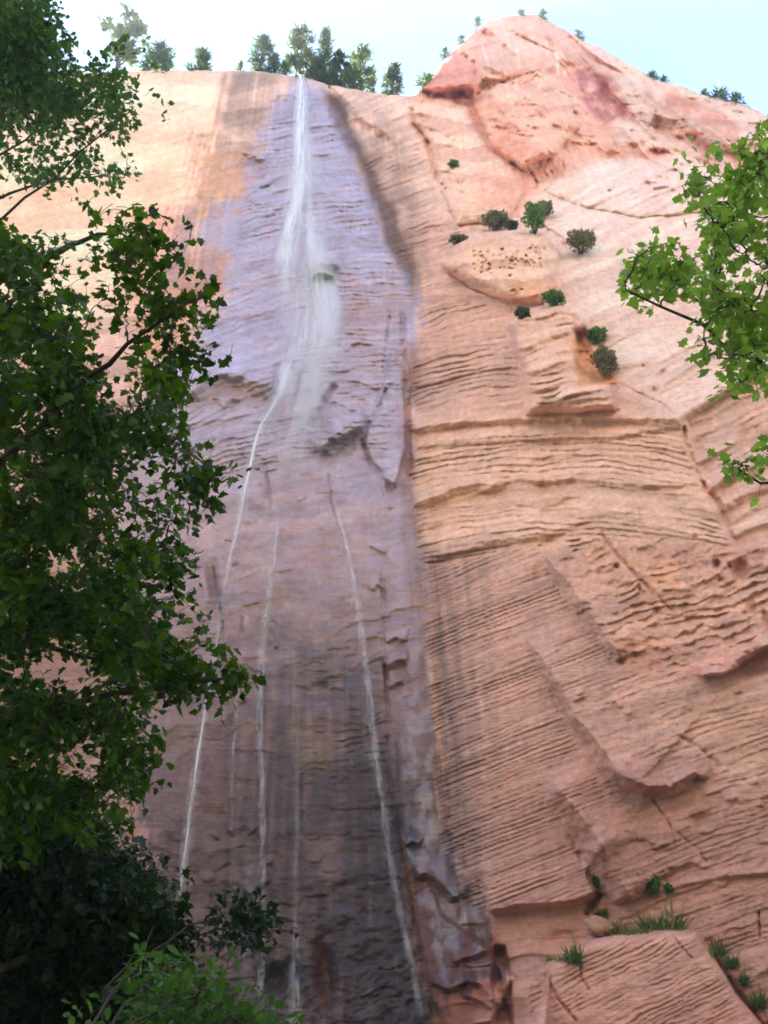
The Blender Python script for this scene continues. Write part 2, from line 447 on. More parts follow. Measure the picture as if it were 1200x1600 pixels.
# notch with greenery, dark slits and the arch over the right strand
hole(508, 427, 20, 11, 26)
overhang([(486,418),(505,413),(532,414)], 9, 12, 9)
crack([(526,600),(508,622),(495,645),(480,668)], 5.5, 22, ends=.06)
overhang([(497,712),(515,685),(545,662),(578,655)], 30, 20, 22, ends=0.15)
overhang([(520,692),(548,672),(572,664)], 12, 8, 9)
hole(505, 700, 20, 14, 14)
# pillar right of it
step([(612,560),(585,640),(566,684),(575,715),(602,748),(618,760),(632,700),(640,600),(632,540)], 13, 4, (0.12, 0))
crack([(608,600),(590,640),(572,672),(567,690),(578,720),(602,745)], 4, 14)
crack([(628,470),(632,560),(636,650),(640,760)], 5, 12)
crack([(612,470),(602,560),(594,640)], 3, 6)
overhang([(598,738),(600,770),(612,800)], 6, 8, 5)
crack([(512,735),(520,790),(532,830)], 2.5, 7)
crack([(413,722),(420,760),(424,800)], 2.5, 6)
overhang([(330,700),(345,688),(365,680)], 5, 10, 5); crack([(335,680),(328,720),(318,760)], 2.2, 7)
# hollows on the lower wet wall
hole(331, 905, 7, 28, 14, -0.12); crack([(342,935),(348,965),(347,1005)], 2, 7)
hole(333, 1060, 9, 22, 9); hole(375, 1290, 16, 14, 12); hole(190, 1215, 22, 30, 20, 0.5)
hole(500, 1085, 26, 22, 12); hole(378,975,3,14,6)
overhang([(355,1300),(385,1290),(400,1302)], 9, 18, 12)
overhang([(388,1400),(402,1384),(425,1372)], 7, 12, 8)
crack([(474,1180),(471,1250),(476,1320)], 3, 5, ends=.4); overhang([(300,1040),(345,1030),(420,1025)], 3, 20, 6)
hole(432, 1530, 16, 22, 26); hole(508, 1520, 16, 46, 34, -0.15); hole(455, 1512, 10, 18, 14)
overhang([(600,1004),(620,996),(638,1001)], 9, 14, 6); overhang([(602,1042),(620,1030),(640,1029)], 14, 16, 12); hole(604, 1052, 4, 16, 14)
overhang([(605,1075),(620,1066),(632,1062)], 8, 10, 6)
crack([(594,880),(600,930),(598,990),(606,1100),(606,1200),(622,1300),(634,1345),(640,1400),(655,1470),(680,1600)], 4, 6, ends=0.05)
step([(600,860),(655,870),(672,1100),(690,1290),(700,1380),(640,1370),(628,1300),(608,1180),(606,1000)], 3, 12)
overhang([(575,850),(590,858),(602,866)], 6, 8, 4); overhang([(580,925),(590,912),(605,925)], 5, 8, 5)
overhang([(632,1322),(645,1312),(658,1320)], 9, 10, 6)
# wet broken ground at the foot of the corner
step([(640,1365),(668,1358),(690,1430),(760,1480),(800,1530),(770,1600),(700,1610),(672,1560),(655,1470)], 10, 6, (0.1, 0.05))
overhang([(645,1372),(665,1362),(690,1380),(720,1410)], 12, 26, 14)
overhang([(700,1504),(740,1492),(775,1478)], 10, 12, 10)
overhang([(668,1530),(700,1545),(735,1530)], 11, 20, 8)
overhang([(730,1530),(752,1538),(770,1560),(790,1580)], 12, 12, 8); overhang([(720,1555),(745,1560),(770,1578)], 9, 9, 6)
step([(775,1478),(790,1480),(800,1530),(800,1600),(775,1600),(768,1540)], -16, 4)
crack([(770,1480),(780,1540),(800,1610)], 5, 18)
# seams on the dry wall
overhang([(637,672),(700,661),(800,655),(900,652),(1000,654),(1062,655),(1100,632),(1150,598),(1215,566)], 15, 16, 9, ends=.03)
overhang([(640,700),(720,690),(830,686),(950,683),(1066,664),(1100,655),(1150,626),(1215,596)], 8, 14, 7, ends=.05)
overhang([(640,790),(690,772),(715,760),(745,755),(772,758),(795,745)], 15, 18, 14)
overhang([(660,880),(700,865),(760,850),(840,838),(900,828)], 9, 22, 7)
overhang([(800,752),(900,748),(1000,758),(1095,757)], 8, 14, 8)
step([(800,745),(842,735),(850,850),(830,900),(806,860)], 4, 8)
crack([(1068,662),(1072,690),(1082,715),(1094,745),(1106,770),(1128,790),(1138,820),(1146,848)], 4.5, 20, ends=.05)
step([(1072,660),(1140,610),(1400,450),(1400,860),(1150,850),(1105,765)], -9, 4)
overhang([(1110,770),(1150,745),(1205,715),(1300,670)], 20, 15, 16, ends=.04)
overhang([(1120,795),(1165,770),(1230,735)], 12, 12, 12)
overhang([(1138,822),(1180,790),(1240,765)], 12, 10, 10)
hole(1178, 690, 21, 22, 42, -0.7); hole(1135, 757, 22, 9, 26, -0.6)
hole(1070, 710, 5, 4, 9); hole(1100, 758, 4, 6, 12); hole(1035, 585, 10, 5, 14, -0.8); hole(1024, 610, 6, 5, 12); hole(1006, 572, 2.5, 2.5, 8)
hole(990, 580, 24, 16, 7)
crack([(962,596),(1000,615),(1035,632),(1064,658)], 2.5, 6)
overhang([(1010,620),(1060,585),(1110,555),(1160,535)], 6, 16, 10)
crack([(938,826),(950,850),(975,878),(1000,905),(1030,935),(1056,958)], 4, 11, ends=.06)
for q in ((963,885,4.5,4,12),(1120,882,6,8,22),(1126,906,4,4,14),(1158,890,12,15,38),(1000,921,3,5,12),(1140,885,3,6,14),(1026,955,6,4,9),(958,915,16,8,7),(1175,948,8,10,16),(1196,965,5,16,18)):
    hole(*q, rot=-0.3)
overhang([(1085,1055),(1130,1052),(1150,1045),(1175,1022),(1215,1000)], 26, 26, 4, ends=.1)
hole(1190, 1035, 42, 16, 55, -0.35)
# diagonal edges of the big slab: the bed on the left stands out, its broken edge is seen at the right
def edge(pts, h, w, wup=60):
    overhang(pts, h * 1.9, wup * 1.1, w * .9, jag=3, ends=0.2)
R_ = lambda p: p[::-1]
edge([(842,858),(882,902),(920,955),(955,1005),(990,1045)], 12, 18, 30)
edge([(816,992),(846,1025),(876,1075),(900,1120),(930,1155),(960,1195),(992,1232),(1025,1255)], 16, 18)
edge([(940,1190),(972,1212),(1012,1228),(1048,1228),(1085,1206),(1110,1220)], 15, 20, 16)
edge([(852,1214),(884,1246),(926,1296),(956,1346)], 24, 34, 40)
edge([(905,1328),(935,1342),(962,1368),(994,1412)], 22, 38, 40)
overhang([(897,1326),(925,1330),(952,1345)], 13, 9, 6)
overhang([(760,1424),(800,1414),(860,1410),(905,1404),(935,1390)], 22, 60, 11, ends=.06)
crack([(938,1393),(928,1412),(914,1430)], 6, 30, ends=.1)
hole(1096, 1281, 18, 11, 15); hole(1060, 1262, 26, 9, 6, -.2); hole(880,1470,30,14,9); hole(1085,1215,12,6,8)
crack([(1015,1240),(1048,1290),(1060,1340)], 2, 5); crack([(1050,1295),(1085,1322),(1108,1350)], 2.5, 6)
crack([(1060,1150),(1080,1160),(1100,1175),(1130,1200)], 4, 9)
overhang([(1110,1372),(1160,1366),(1230,1362)], 8, 14, 6); overhang([(1040,1390),(1075,1380),(1120,1372)], 6, 10, 5)
crack([(1185,1420),(1188,1470)], 2.5, 8)
overhang([(1045,1360),(1080,1345),(1108,1360)],5,10,5)
hole(700,1070,60,300,5,-0.05,2)
# slab in front
step([(905,1480),(925,1466),(1030,1455),(1088,1456),(1112,1492),(1150,1550),(1225,1650),(800,1650),(850,1560),(860,1505),(885,1490)], 34, 4, (0.0, 0.05), rag=.4)
step([(1120,1496),(1180,1490),(1400,1480),(1400,1680),(1240,1680),(1165,1560)], 16, 5)
step([(790,1515),(840,1500),(860,1510),(850,1650),(790,1650)], 14, 5, (.2, 0))
crack([(1050,1458),(1060,1475),(1085,1500)], 2.2, 8); crack([(905,1480),(908,1530),(925,1550)], 3, 10); crack([(852,1520),(870,1560),(905,1600)],3,8)
# buttress and dome
step([(800,505),(812,490),(835,480),(880,473),(905,490),(925,520),(900,520),(905,600),(960,612),(962,640),(826,640),(822,585),(806,545)], 20, 6)
overhang([(832,481),(808,492),(800,510),(806,545),(823,575),(822,618)], 20, 30, 9, ends=.1)
hole(932, 560, 26, 44, 26, -0.35, 2.5)
overhang([(905,520),(925,545),(955,592)], 10, 12, 10)
for q in ((905,500,4,7,9),(912,512,3,5,8),(906,552,6,4,10),(898,550,3,3,8),(916,550,4,3,8),(902,585,5,8,10),(912,590,6,8,9),(930,585,7,10,8),(948,585,7,9,8),(900,566,4,6,7)): hole(*q)
overhang([(825,628),(880,618),(930,606),(965,604)], 11, 14, 7); overhang([(855,632),(920,622),(960,618)], 9, 7, 6)
step([(695,405),(715,380),(745,366),(800,360),(850,362),(872,395),(866,450),(850,472),(800,468),(740,440),(700,425)], 12, 10)
for k in range(150):
    x = rng.uniform(738, 850); y = rng.uniform(382, 428)
    yc = 412 - 0.16 * (x - 740)
    if abs(y - yc) > rng.uniform(4, 24) or rng.random() < .15: continue
    r = rng.uniform(.9, 2.4); hole(x, y, r * 1.25, r, rng.uniform(4, 10), rng.uniform(-.5, .2))
for q in ((797,431,3.5,2.5,8),(803,455,5,2,8),(816,452,2.5,1.5,6),(822,412,5,4,9),(840,392,5,6,8),(808,459,4,1.5,6)): hole(*q)
crack([(843,350),(860,362),(878,372),(884,392)], 3, 9)
overhang([(692,415),(700,422),(712,426)], 5, 6, 4)
dome([(832,481),(808,492),(800,510),(806,545),(823,575),(822,650),(970,640),(962,605),(925,600),(905,560),(900,520),(925,510),(905,487),(880,473)], 27, 42)
dome([(692,412),(712,382),(745,364),(800,357),(850,360),(874,395),(868,450),(850,476),(790,472),(735,450),(700,428)], 26, 44)
dome([(905,1480),(925,1466),(1030,1455),(1088,1456),(1112,1492),(1150,1550),(1225,1650),(800,1650),(850,1560),(860,1505),(885,1490)], 22, 22)
dome([(645,165),(690,150),(728,165),(765,232),(812,266),(820,300),(790,350),(715,350),(690,300),(670,222),(650,195)], 20, 36)
dome([(740,165),(775,132),(850,108),(885,140),(905,200),(870,240),(815,264),(770,230)], 24, 36)
dome([(650,142),(690,98),(712,84),(745,104),(738,132),(690,142)], 16, 20); dome([(748,102),(768,60),(800,54),(850,90),(845,108),(780,124),(752,124)], 16, 24)
dome([(905,85),(960,110),(1080,170),(1180,225),(1190,255),(1060,215),(985,180),(930,118)], 14, 24)
dome([(850,300),(880,262),(950,246),(1050,250),(1120,330),(1000,340),(900,320)], 12, 40)
# summit block seams
overhang([(668,150),(695,143),(720,133),(745,130),(775,128),(810,120),(845,110),(870,100)], 20, 22, 12, ends=.06)
hole(700, 148, 30, 7, 18, -0.05); hole(722, 160, 13, 10, 16)
crack([(728,165),(745,200),(765,232),(795,258),(812,264)], 5, 13); overhang([(752,230),(775,244),(800,262),(812,266)], 7, 16, 5)
overhang([(812,265),(828,252),(845,243),(858,240)], 18, 26, 12); step([(735,165),(760,135),(850,105),(900,200),(870,240),(815,264),(770,230)], 9, 6)
crack([(640,190),(652,200),(668,222),(674,250),(685,280),(700,300)], 5, 15, ends=.06)
overhang([(640,170),(655,160),(680,152)], 8, 10, 6)
crack([(800,52),(825,62),(850,76),(872,84)], 2.5, 9); crack([(705,83),(728,90),(746,104)], 3, 10)
step([(650,142),(690,96),(712,82),(745,104),(735,135),(690,140)], 7, 5); step([(745,104),(765,80),(800,52),(850,90),(845,110),(780,126),(750,126)], 6, 6)
crack([(870,92),(890,125),(915,150),(935,185),(950,215),(962,232)], 6, 16); step([(880,95),(930,115),(985,180),(960,220),(940,190),(905,140)], -8, 6)
overhang([(945,240),(970,226),(1005,218),(1025,228),(1055,240)], 14, 16, 10); overhang([(880,214),(905,222),(922,228)], 6, 10, 5); hole(926,226,8,3,8)
crack([(955,215),(962,228)], 3, 12)
overhang([(1000,165),(1040,185),(1070,195),(1110,215),(1150,235)], 14, 22, 14); step([(930,95),(1000,120),(1130,180),(1200,230),(1200,262),(1120,220),(1030,165)], -10, 8)
overhang([(1015,168),(1035,178),(1060,184)], 8, 8, 10); crack([(1080,160),(1100,172),(1115,185)], 3, 8)
overhang([(880,262),(895,258),(910,262)], 9, 8, 8); crack([(835,290),(850,278),(864,268)], 3, 10); crack([(848,302),(868,285)], 2, 7)
crack([(828,268),(838,285),(836,300)], 4, 12)
overhang([(1015,294),(1040,290),(1060,296)], 6, 8, 4); overhang([(690,318),(700,324),(708,330)],4,6,4)
for k in range(70):     # broken blocks across the summit face
    x = rng.uniform(690, 1180); y = rng.uniform(45, 300)
    if y < np.interp(x, RIM[:, 0], RIM[:, 1]) + 12: continue
    l = rng.uniform(8, 30); a = rng.choice([0.55, 0.15, -0.2]) + rng.uniform(-.15, .15)
    overhang([(x, y), (x + l * .5, y + a * l * .5 + rng.uniform(-3, 3)), (x + l, y + a * l)], rng.uniform(2, 7), rng.uniform(5, 16), rng.uniform(3, 6), ends=.25)
for k in range(60):     # small broken lips over the lower right wall
    x = rng.uniform(860, 1190); y = rng.uniform(840, 1420)
    l = rng.uniform(10, 34); a = -0.3 + rng.uniform(-.2, .15)
    overhang([(x, y), (x + l * .5, y + a * l * .5 + rng.uniform(-3, 3)), (x + l, y + a * l)], rng.uniform(2, 6), rng.uniform(5, 12), rng.uniform(3, 6), ends=.3)
for k in range(50):     # chips on the fall's wall
    x = rng.uniform(240, 600); y = rng.uniform(640, 1580)
    l = rng.uniform(8, 40); a = -0.15 + rng.uniform(-.2, .2)
    overhang([(x, y), (x + l * .5, y + a * l * .5 + rng.uniform(-4, 4)), (x + l, y + a * l)], rng.uniform(1.5, 5), rng.uniform(6, 16), rng.uniform(3, 7), ends=.3)

T0 = base_t(PX, PY)
edge_back = 14 * np.exp(-np.maximum(PY - rim[None, :], 0) / 5.0)      # the lip rounds back
obl = np.abs(np.gradient(T0, axis=0) / np.maximum(np.gradient(PY, axis=0), .05)) * F / T0
obl = np.clip(obl / 1.25, 1.0, 4.0) ** .75
D *= obl
D = np.where(D < 0, -24 * np.tanh(-D / 24), D)
T = T0 - (D * 1.65 - edge_back) * T0 / F
VERT = P(PX, PY, T)

# --- colour of the rock
C = np.zeros(PX.shape + (3,))
def paint(pts, col, op=1.0, feather=14, breakup=0.0, scale=40, seed=0, rag=1.5, streak=0.0):
    m = pmask(pts, feather, rag) if pts is not None else np.ones(PX.shape)
    if breakup: m = m * np.clip(sstep(-breakup, breakup, fbm(PX / scale, PY / scale, 80 + seed, 4) + 0.12), 0, 1)
    if streak: m = m * np.clip(sstep(-streak, streak, STREAK(seed) + 0.1), 0, 1)
    m = (m * op)[..., None]
    C[:] = C * (1 - m) + lin(*col) * m
_VX, _VY = 520.0, -650.0
def STREAK(seed, k=1.0):
    a = (PX - _VX) / (PY - _VY) * 1900 * k
    return fbm(a / 14.0, PY / 260.0, 100 + seed, 4)

ALB = 1.1
C[:] = lin(188, 146, 122)
paint([(-500,-50),(1700,-50),(1700,330),(-500,600)], (214,180,152), .9, 120)  # paler upper rock, part own colour, part brighter light painted in
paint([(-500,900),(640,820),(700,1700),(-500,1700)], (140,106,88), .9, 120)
paint([(690,900),(1700,850),(1700,1250),(690,1250)], (182,138,116), .8, 100)
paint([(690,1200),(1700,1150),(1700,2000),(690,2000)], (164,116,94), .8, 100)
# pale wall
paint([(-500,60),(350,90),(345,200),(300,330),(205,440),(60,560),(-500,560)], (232,196,158), 1, 14)
paint([(-300,230),(300,240),(250,330),(-300,420)], (226,180,132), .6, 40, .3, 90)
paint([(215,330),(320,330),(355,420),(340,470),(290,560),(215,560),(190,430)], (204,152,112), .9, 14)
paint([(345,108),(440,112),(430,150),(405,210),(385,250),(360,300),(310,330),(330,250),(340,200)], (176,146,120), .9, 8, .35, 40)
paint([(300,200),(345,205),(385,245),(350,330),(300,330),(285,260)], (166,134,106), .8, 8, .3, 24, 3, streak=.3)
for s, (a, b) in enumerate(((345,380),(366,400),(385,425))): paint([(a,112),(b,112),(b-20,200),(a-14,205)], (146,124,106), .55, 6, 0, 30, s, streak=.25)
# wet stone under the fall, its lavender sky reflection painted into the colour
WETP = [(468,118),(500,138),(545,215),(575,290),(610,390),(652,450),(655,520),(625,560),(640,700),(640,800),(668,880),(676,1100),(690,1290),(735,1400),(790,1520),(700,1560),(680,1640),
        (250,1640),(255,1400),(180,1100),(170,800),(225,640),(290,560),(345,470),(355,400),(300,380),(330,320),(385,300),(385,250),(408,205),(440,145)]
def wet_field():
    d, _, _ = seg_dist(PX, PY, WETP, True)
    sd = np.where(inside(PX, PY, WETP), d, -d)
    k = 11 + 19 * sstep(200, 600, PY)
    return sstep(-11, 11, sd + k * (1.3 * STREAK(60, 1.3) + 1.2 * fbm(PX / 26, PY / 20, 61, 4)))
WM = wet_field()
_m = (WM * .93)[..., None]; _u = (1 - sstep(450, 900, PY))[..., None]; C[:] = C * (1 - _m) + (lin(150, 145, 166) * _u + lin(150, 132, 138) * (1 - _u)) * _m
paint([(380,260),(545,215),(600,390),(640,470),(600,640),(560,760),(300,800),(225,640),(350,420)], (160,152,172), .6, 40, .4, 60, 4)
paint([(205,400),(300,375),(350,400),(345,460),(300,540),(250,540)], (188,136,100), .85, 10, .5, 35, 5)
paint([(270,395),(352,395),(345,455),(290,470)], (176,116,78), .8, 8)
for s, q in enumerate(([(300,250),(385,235),(380,290),(345,330),(310,340)], [(330,290),(400,270),(390,330),(335,350)], [(430,215),(385,225),(390,250),(420,255)])):
    paint(q, (190,140,92), .8, 8, .25, 24, s)
paint([(258,330),(352,300),(345,440),(240,445)], (206,168,132), .6, 8, 0, 30, 21, streak=.3)
paint([(262,320),(352,320),(345,450),(240,450)], (146,126,134), .6, 8, 0, 30, 22, streak=.3)
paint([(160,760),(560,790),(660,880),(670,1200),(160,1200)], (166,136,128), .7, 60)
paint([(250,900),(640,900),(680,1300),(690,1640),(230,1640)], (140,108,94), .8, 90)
for s_, (q, c_, o_) in enumerate((([(530,440),(600,430),(640,470),(630,520),(545,510)], (164,118,92), .7), ([(380,250),(440,262),(430,290),(380,300)], (158,122,104), .6), ([(485,330),(525,330),(530,400),(495,400)], (104,112,122), .5),
        ([(545,350),(590,345),(600,380),(560,390)], (150,112,92), .6), ([(290,590),(400,585),(420,620),(300,640)], (158,124,98), .6), ([(440,600),(520,590),(510,680),(430,680)], (150,122,108), .5), ([(400,700),(520,720),(540,900),(390,900)], (158,128,118), .5),
        ([(570,480),(610,500),(600,600),(550,640),(545,540)], (160,124,108), .5), ([(480,600),(520,650),(560,690),(500,730),(470,680)], (96,100,98), .5), ([(395,290),(455,290),(440,340),(380,345)], (132,140,160), .5))):
    paint(q, c_, o_, 16, .35, 26, 50 + s_)
# dark streaks and lichen on the lower wet wall
for s, (x0, x1, y0, y1, c, o) in enumerate(((350,376,1010,1640,(88,72,68),.6),(405,460,1040,1640,(84,72,70),.75),(430,475,960,1400,(96,84,80),.6),(470,560,1010,1260,(104,84,74),.75),
        (540,600,1040,1640,(72,60,60),.75),(590,672,1280,1640,(58,50,50),.85),(480,600,1380,1640,(84,66,62),.8),(330,480,1350,1640,(92,74,70),.6),(380,420,1150,1640,(96,82,80),.7),(560,640,1150,1640,(74,62,62),.7),(250,330,1300,1640,(112,84,72),.6))):
    paint([(x0-8,y0),(x1-14,y0),(x1+6,y1),(x0+2,y1)], c, o, 14, 0, 40, s + 10, streak=.35)
paint([(460,1200),(660,1180),(690,1640),(460,1640)], (70,58,58), .75, 60, .35, 70, 15)
paint([(470,1020),(590,1040),(600,1110),(480,1110)], (82,62,50), .6, 20, .35, 30, 7)
paint([(455,1130),(520,1150),(510,1210),(460,1200)], (150,130,88), .5, 14, .3, 20, 8)
paint([(330,870),(338,870),(350,930),(340,950),(328,930)], (110,78,58), .9, 4); paint([(340,920),(356,930),(348,965)], (70,76,62), .7, 5)
paint([(470,985),(520,960),(510,1020),(470,1020)], (96,88,82), .6, 14, .3, 20)
paint([(487,1460),(510,1455),(524,1560),(505,1590),(490,1540)], (112,74,44), .9, 6)
paint([(400,1500),(480,1500),(480,1560),(400,1570)], (60,48,40), .7, 10)
paint([(575,1165),(592,1165),(598,1205),(582,1200)], (120,132,96), .7, 5)
paint([(628,1300),(642,1340),(652,1440),(672,1560),(690,1640),(672,1640),(648,1480),(630,1370)], (150,106,58), .85, 4, .25, 14, 2)
paint([(640,1640),(690,1640),(684,1580),(660,1560)], (64,66,40), .8, 6)
# rusty damp foot of the corner
paint([(640,1350),(690,1340),(760,1440),(800,1490),(770,1540),(720,1640),(680,1640),(655,1470)], (128,74,50), .9, 14)
paint([(650,1390),(740,1420),(760,1480),(700,1500),(665,1440)], (112,66,48), .7, 14, .3, 30)
paint([(640,1250),(690,1250),(740,1380),(760,1440),(700,1430),(660,1360)], (130,106,106), .6, 16, .3, 40)
# brown varnish bands, and recess shade painted dark, in the corner
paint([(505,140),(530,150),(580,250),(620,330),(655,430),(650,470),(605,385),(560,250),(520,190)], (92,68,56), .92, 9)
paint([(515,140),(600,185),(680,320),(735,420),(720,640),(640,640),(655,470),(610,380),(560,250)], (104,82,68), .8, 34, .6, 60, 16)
paint([(575,190),(625,200),(655,330),(680,400),(655,440),(620,330),(590,260)], (150,122,102), .8, 14, .4, 30, 3, streak=.3)
paint([(620,540),(645,560),(650,640),(640,700),(628,620)], (160,112,72), .8, 6, .3, 16)
paint([(632,650),(668,680),(662,800),(640,880),(628,760)], (156,108,70), .75, 8, .35, 18, 4)
paint([(646,690),(700,690),(700,790),(660,800)], (120,98,84), .6, 8, 0, 20, 6, streak=.3)
paint([(600,540),(650,470),(655,520),(640,540),(625,640),(650,660),(640,820),(620,830),(615,700)], (150,136,150), .75, 5, .35, 20, 9)  # bluish sky sheen painted onto the wet corner
paint([(650,870),(676,870),(690,1100),(705,1290),(680,1300),(668,1100)], (176,126,92), .85, 5)
paint([(676,880),(712,880),(735,1150),(748,1300),(700,1300),(690,1080)], (118,98,90), .75, 8, 0, 30, 8, streak=.45)
paint([(700,880),(760,860),(775,1250),(760,1420),(735,1420),(725,1150)], (152,124,112), .5, 12, 0, 30, 9, streak=.4)
paint([(690,1290),(752,1300),(748,1420),(700,1420)], (120,92,80), .6, 12, 0, 30, 12, streak=.5)
paint([(660,560),(700,560),(700,700),(650,700)], (136,112,98), .5, 14, .3, 20, 12)
for s_, (xa, wa, xb, wb, c_, o_) in enumerate(((655,10,694,12,(112,86,72),.75),(676,12,722,18,(98,82,76),.7),(702,8,742,10,(116,96,86),.55),(728,7,758,9,(128,104,92),.5),(760,10,778,10,(140,114,100),.4),(640,9,668,10,(140,92,64),.7))):
    paint([(xa-wa-14,540),(xa+wa-14,540),(xa+wa,880),(xb+wb,1400),(xb-wb,1400),(xa-wa,880)], c_, o_, 6, 0, 30, 30 + s_, streak=.6)
paint([(640,560),(700,540),(690,720),(650,760)], (124,98,84), .55, 14, .3, 24, 14)
paint([(640,760),(700,760),(690,860),(655,870)], (110,84,70), .6, 10, .3, 24, 15)
# dry wall
paint([(660,330),(840,400),(820,640),(650,640)], (196,154,128), .7, 20)
paint([(640,640),(1090,640),(1130,850),(660,860)], (206,164,132), .8, 14)
paint([(800,500),(880,472),(930,560),(960,640),(824,640),(806,545)], (214,172,138), .6, 9)

paint([(690,410),(745,364),(850,362),(872,400),(862,470),(790,470)], (214,168,124), .8, 16, .5, 30, 2)
paint([(795,440),(862,430),(860,470),(800,470)], (212,146,92), .8, 8, .3, 20); paint([(905,510),(945,540),(962,600),(905,605),(895,540)], (208,146,82), .9, 6)
paint([(900,490),(925,510),(935,560),(905,560)], (150,108,84), .6, 6, .3, 10)
paint([(860,280),(1000,250),(1500,300),(1500,560),(1130,620),(1060,650),(960,580),(880,470)], (216,184,162), .85, 24)
paint([(840,280),(960,240),(1000,330),(940,420),(870,350)], (222,190,168), .8, 16)
paint([(1075,660),(1210,570),(1400,480),(1400,840),(1150,850)], (198,160,136), .9, 6)
paint([(1080,690),(1200,640),(1200,700),(1110,750)], (176,138,118), .6, 10, .3, 20)
paint([(850,850),(1160,850),(1400,830),(1400,1030),(1000,1050)], (200,152,116), .8, 8, .4, 40, 5)
paint([(1010,860),(1200,840),(1200,900),(1040,900)], (192,136,112), .7, 14, .3, 30, 2); paint([(985,880),(1060,880),(1060,960),(1010,930)], (206,150,104), .6, 12, .3, 24, 3)
paint([(970,1010),(1200,1000),(1190,1060),(1000,1070)], (186,120,92), .6, 14, .35, 25, 6)
paint([(980,1060),(1200,1060),(1200,1250),(1060,1220)], (186,144,112), .7, 20, .4, 35, 7)
for k in range(26):      # grey lichen flecks
    x = rng.uniform(860, 1190); y = rng.uniform(840, 1330); r = rng.uniform(6, 18)
    paint([(x-r,y),(x,y-r*.5),(x+r*1.3,y-r*.4),(x+r,y+r*.4),(x-r*.3,y+r*.6)], (140,116,100), .55, 4, .3, 8, k, rag=2)
paint([(900,1480),(1030,1455),(1090,1457),(1230,1650),(820,1650),(860,1500)], (184,132,106), .8, 4)
paint([(1010,1560),(1200,1560),(1200,1640),(980,1640)], (172,116,92), .6, 30)
for pts in ([(832,862),(870,905),(905,960),(975,1050),(968,1056),(900,985),(862,930)], [(835,1030),(870,1080),(892,1120),(920,1155),(985,1235),(1010,1262),(995,1268),(940,1215),(905,1175),(862,1095)],
            [(855,1225),(880,1250),(925,1300),(952,1343),(900,1325),(885,1280)], [(905,1335),(930,1343),(985,1405),(970,1415),(940,1405),(930,1365)]):
    paint(pts, (150,116,94), .35, 4, .3, 14, 3)  # shade of the slab's broken facets painted into the rock
# summit block
paint([(640,140),(760,10),(860,10),(960,80),(960,240),(850,290),(740,330),(660,230)], (216,164,134), .95, 10)
paint([(650,142),(690,96),(712,82),(745,104),(735,135),(690,140)], (200,138,114), .9, 5)
paint([(680,140),(745,128),(740,170),(700,160)], (168,110,84), .8, 5, .3, 14)
paint([(745,104),(800,52),(830,66),(790,115),(752,126)], (208,170,144), .7, 6, .3, 20)
paint([(850,60),(900,80),(960,160),(975,185),(945,200),(890,140),(840,100)], (202,140,114), .8, 9, .35, 26, 3)
paint([(895,110),(950,120),(990,180),(950,190),(905,150)], (166,104,92), .9, 6, .3, 20, 4)
paint([(738,160),(765,200),(800,250),(830,255),(858,240),(820,200),(770,150)], (204,144,112), .6, 8, .3, 20, 5)
paint([(760,220),(800,190),(845,250),(815,262)], (196,132,96), .6, 8, .3, 20, 5)
paint([(650,165),(720,165),(800,265),(830,300),(790,350),(720,360),(680,280)], (220,176,146), .8, 10)
paint([(740,270),(830,280),(830,330),(750,340)], (206,146,116), .7, 12, .3, 24)
paint([(900,60),(1200,170),(1200,250),(1060,190),(960,110)], (206,176,152), .8, 8)
paint([(1000,120),(1090,160),(1180,215),(1190,250),(1080,200),(1010,150)], (184,120,92), .85, 7, .3, 24, 6)
paint([(1010,160),(1080,175),(1150,215),(1120,225),(1040,195)], (178,144,112), .8, 6, .3, 14)
paint([(1040,200),(1100,210),(1180,260),(1190,290),(1120,260)], (196,132,104), .8, 8, .3, 30)
paint([(930,230),(1000,215),(1050,235),(1030,250),(960,248)], (200,140,110), .7, 8, .3, 16)
for k in range(16):
    x = rng.uniform(750, 880); y = rng.uniform(60, 130)
    paint([(x,y),(x+3,y),(x+8,y+22),(x+4,y+24)], (236,204,176), .6, 2)
# painted lavender sky sheen of the wet zone fades, general bed tints, mottling, drip streaks
mot = fbm(PX / 55, PY / 55, 90, 5); mot2 = fbm(PX / 9, PY / 7, 91, 4)
vc = PY + 0.3 * PX
bt = fbm(PX / 240, vc / 9, 92, 4)
C *= np.clip(1 + 0.16 * mot + 0.18 * mot2 + 0.20 * bt + 0.15 * TINT, .5, 1.5)[..., None]
C *= np.clip(1 + 0.10 * STREAK(40), .7, 1.3)[..., None]
hue = fbm(PX / 120, PY / 90, 93, 4)[..., None]
C *= 1 + hue * np.array([0.06, 0.0, -0.10])
lum = (C @ np.array([.25, .6, .15]))[..., None]
C = lum + (C - lum) * (0.75 + .12 * pmask([(640,150),(760,0),(880,0),(1250,170),(1250,300),(960,250),(840,300),(740,340),(670,260)], 30))[..., None]
C *= np.array([1.15, .975, .99]) + (1 - WM)[..., None] * np.array([.17, .20, .17])
C *= (1 - WM * (-.04 + .56 * sstep(700, 1350, PY)))[..., None]
C *= (1 + np.array([.10, -.02, -.06]) * pmask([(-500,60),(350,90),(345,200),(300,330),(205,440),(60,560),(-500,560)], 14)[..., None])
C = np.clip(C * ALB, 0.01, 0.9)
WET = WM * np.clip(0.8 + 0.5 * fbm(PX / 40, PY / 40, 95, 4), 0, 1)
dry = pmask([(205,400),(300,375),(350,400),(345,460),(300,540),(250,540)], 10) * .6
WET = np.clip(WET - dry, 0, 1) * (1 - .75 * sstep(820, 1250, PY)) * np.clip(.75 + .9 * fbm(PX / 30, PY / 9, 62, 4), .2, 1)
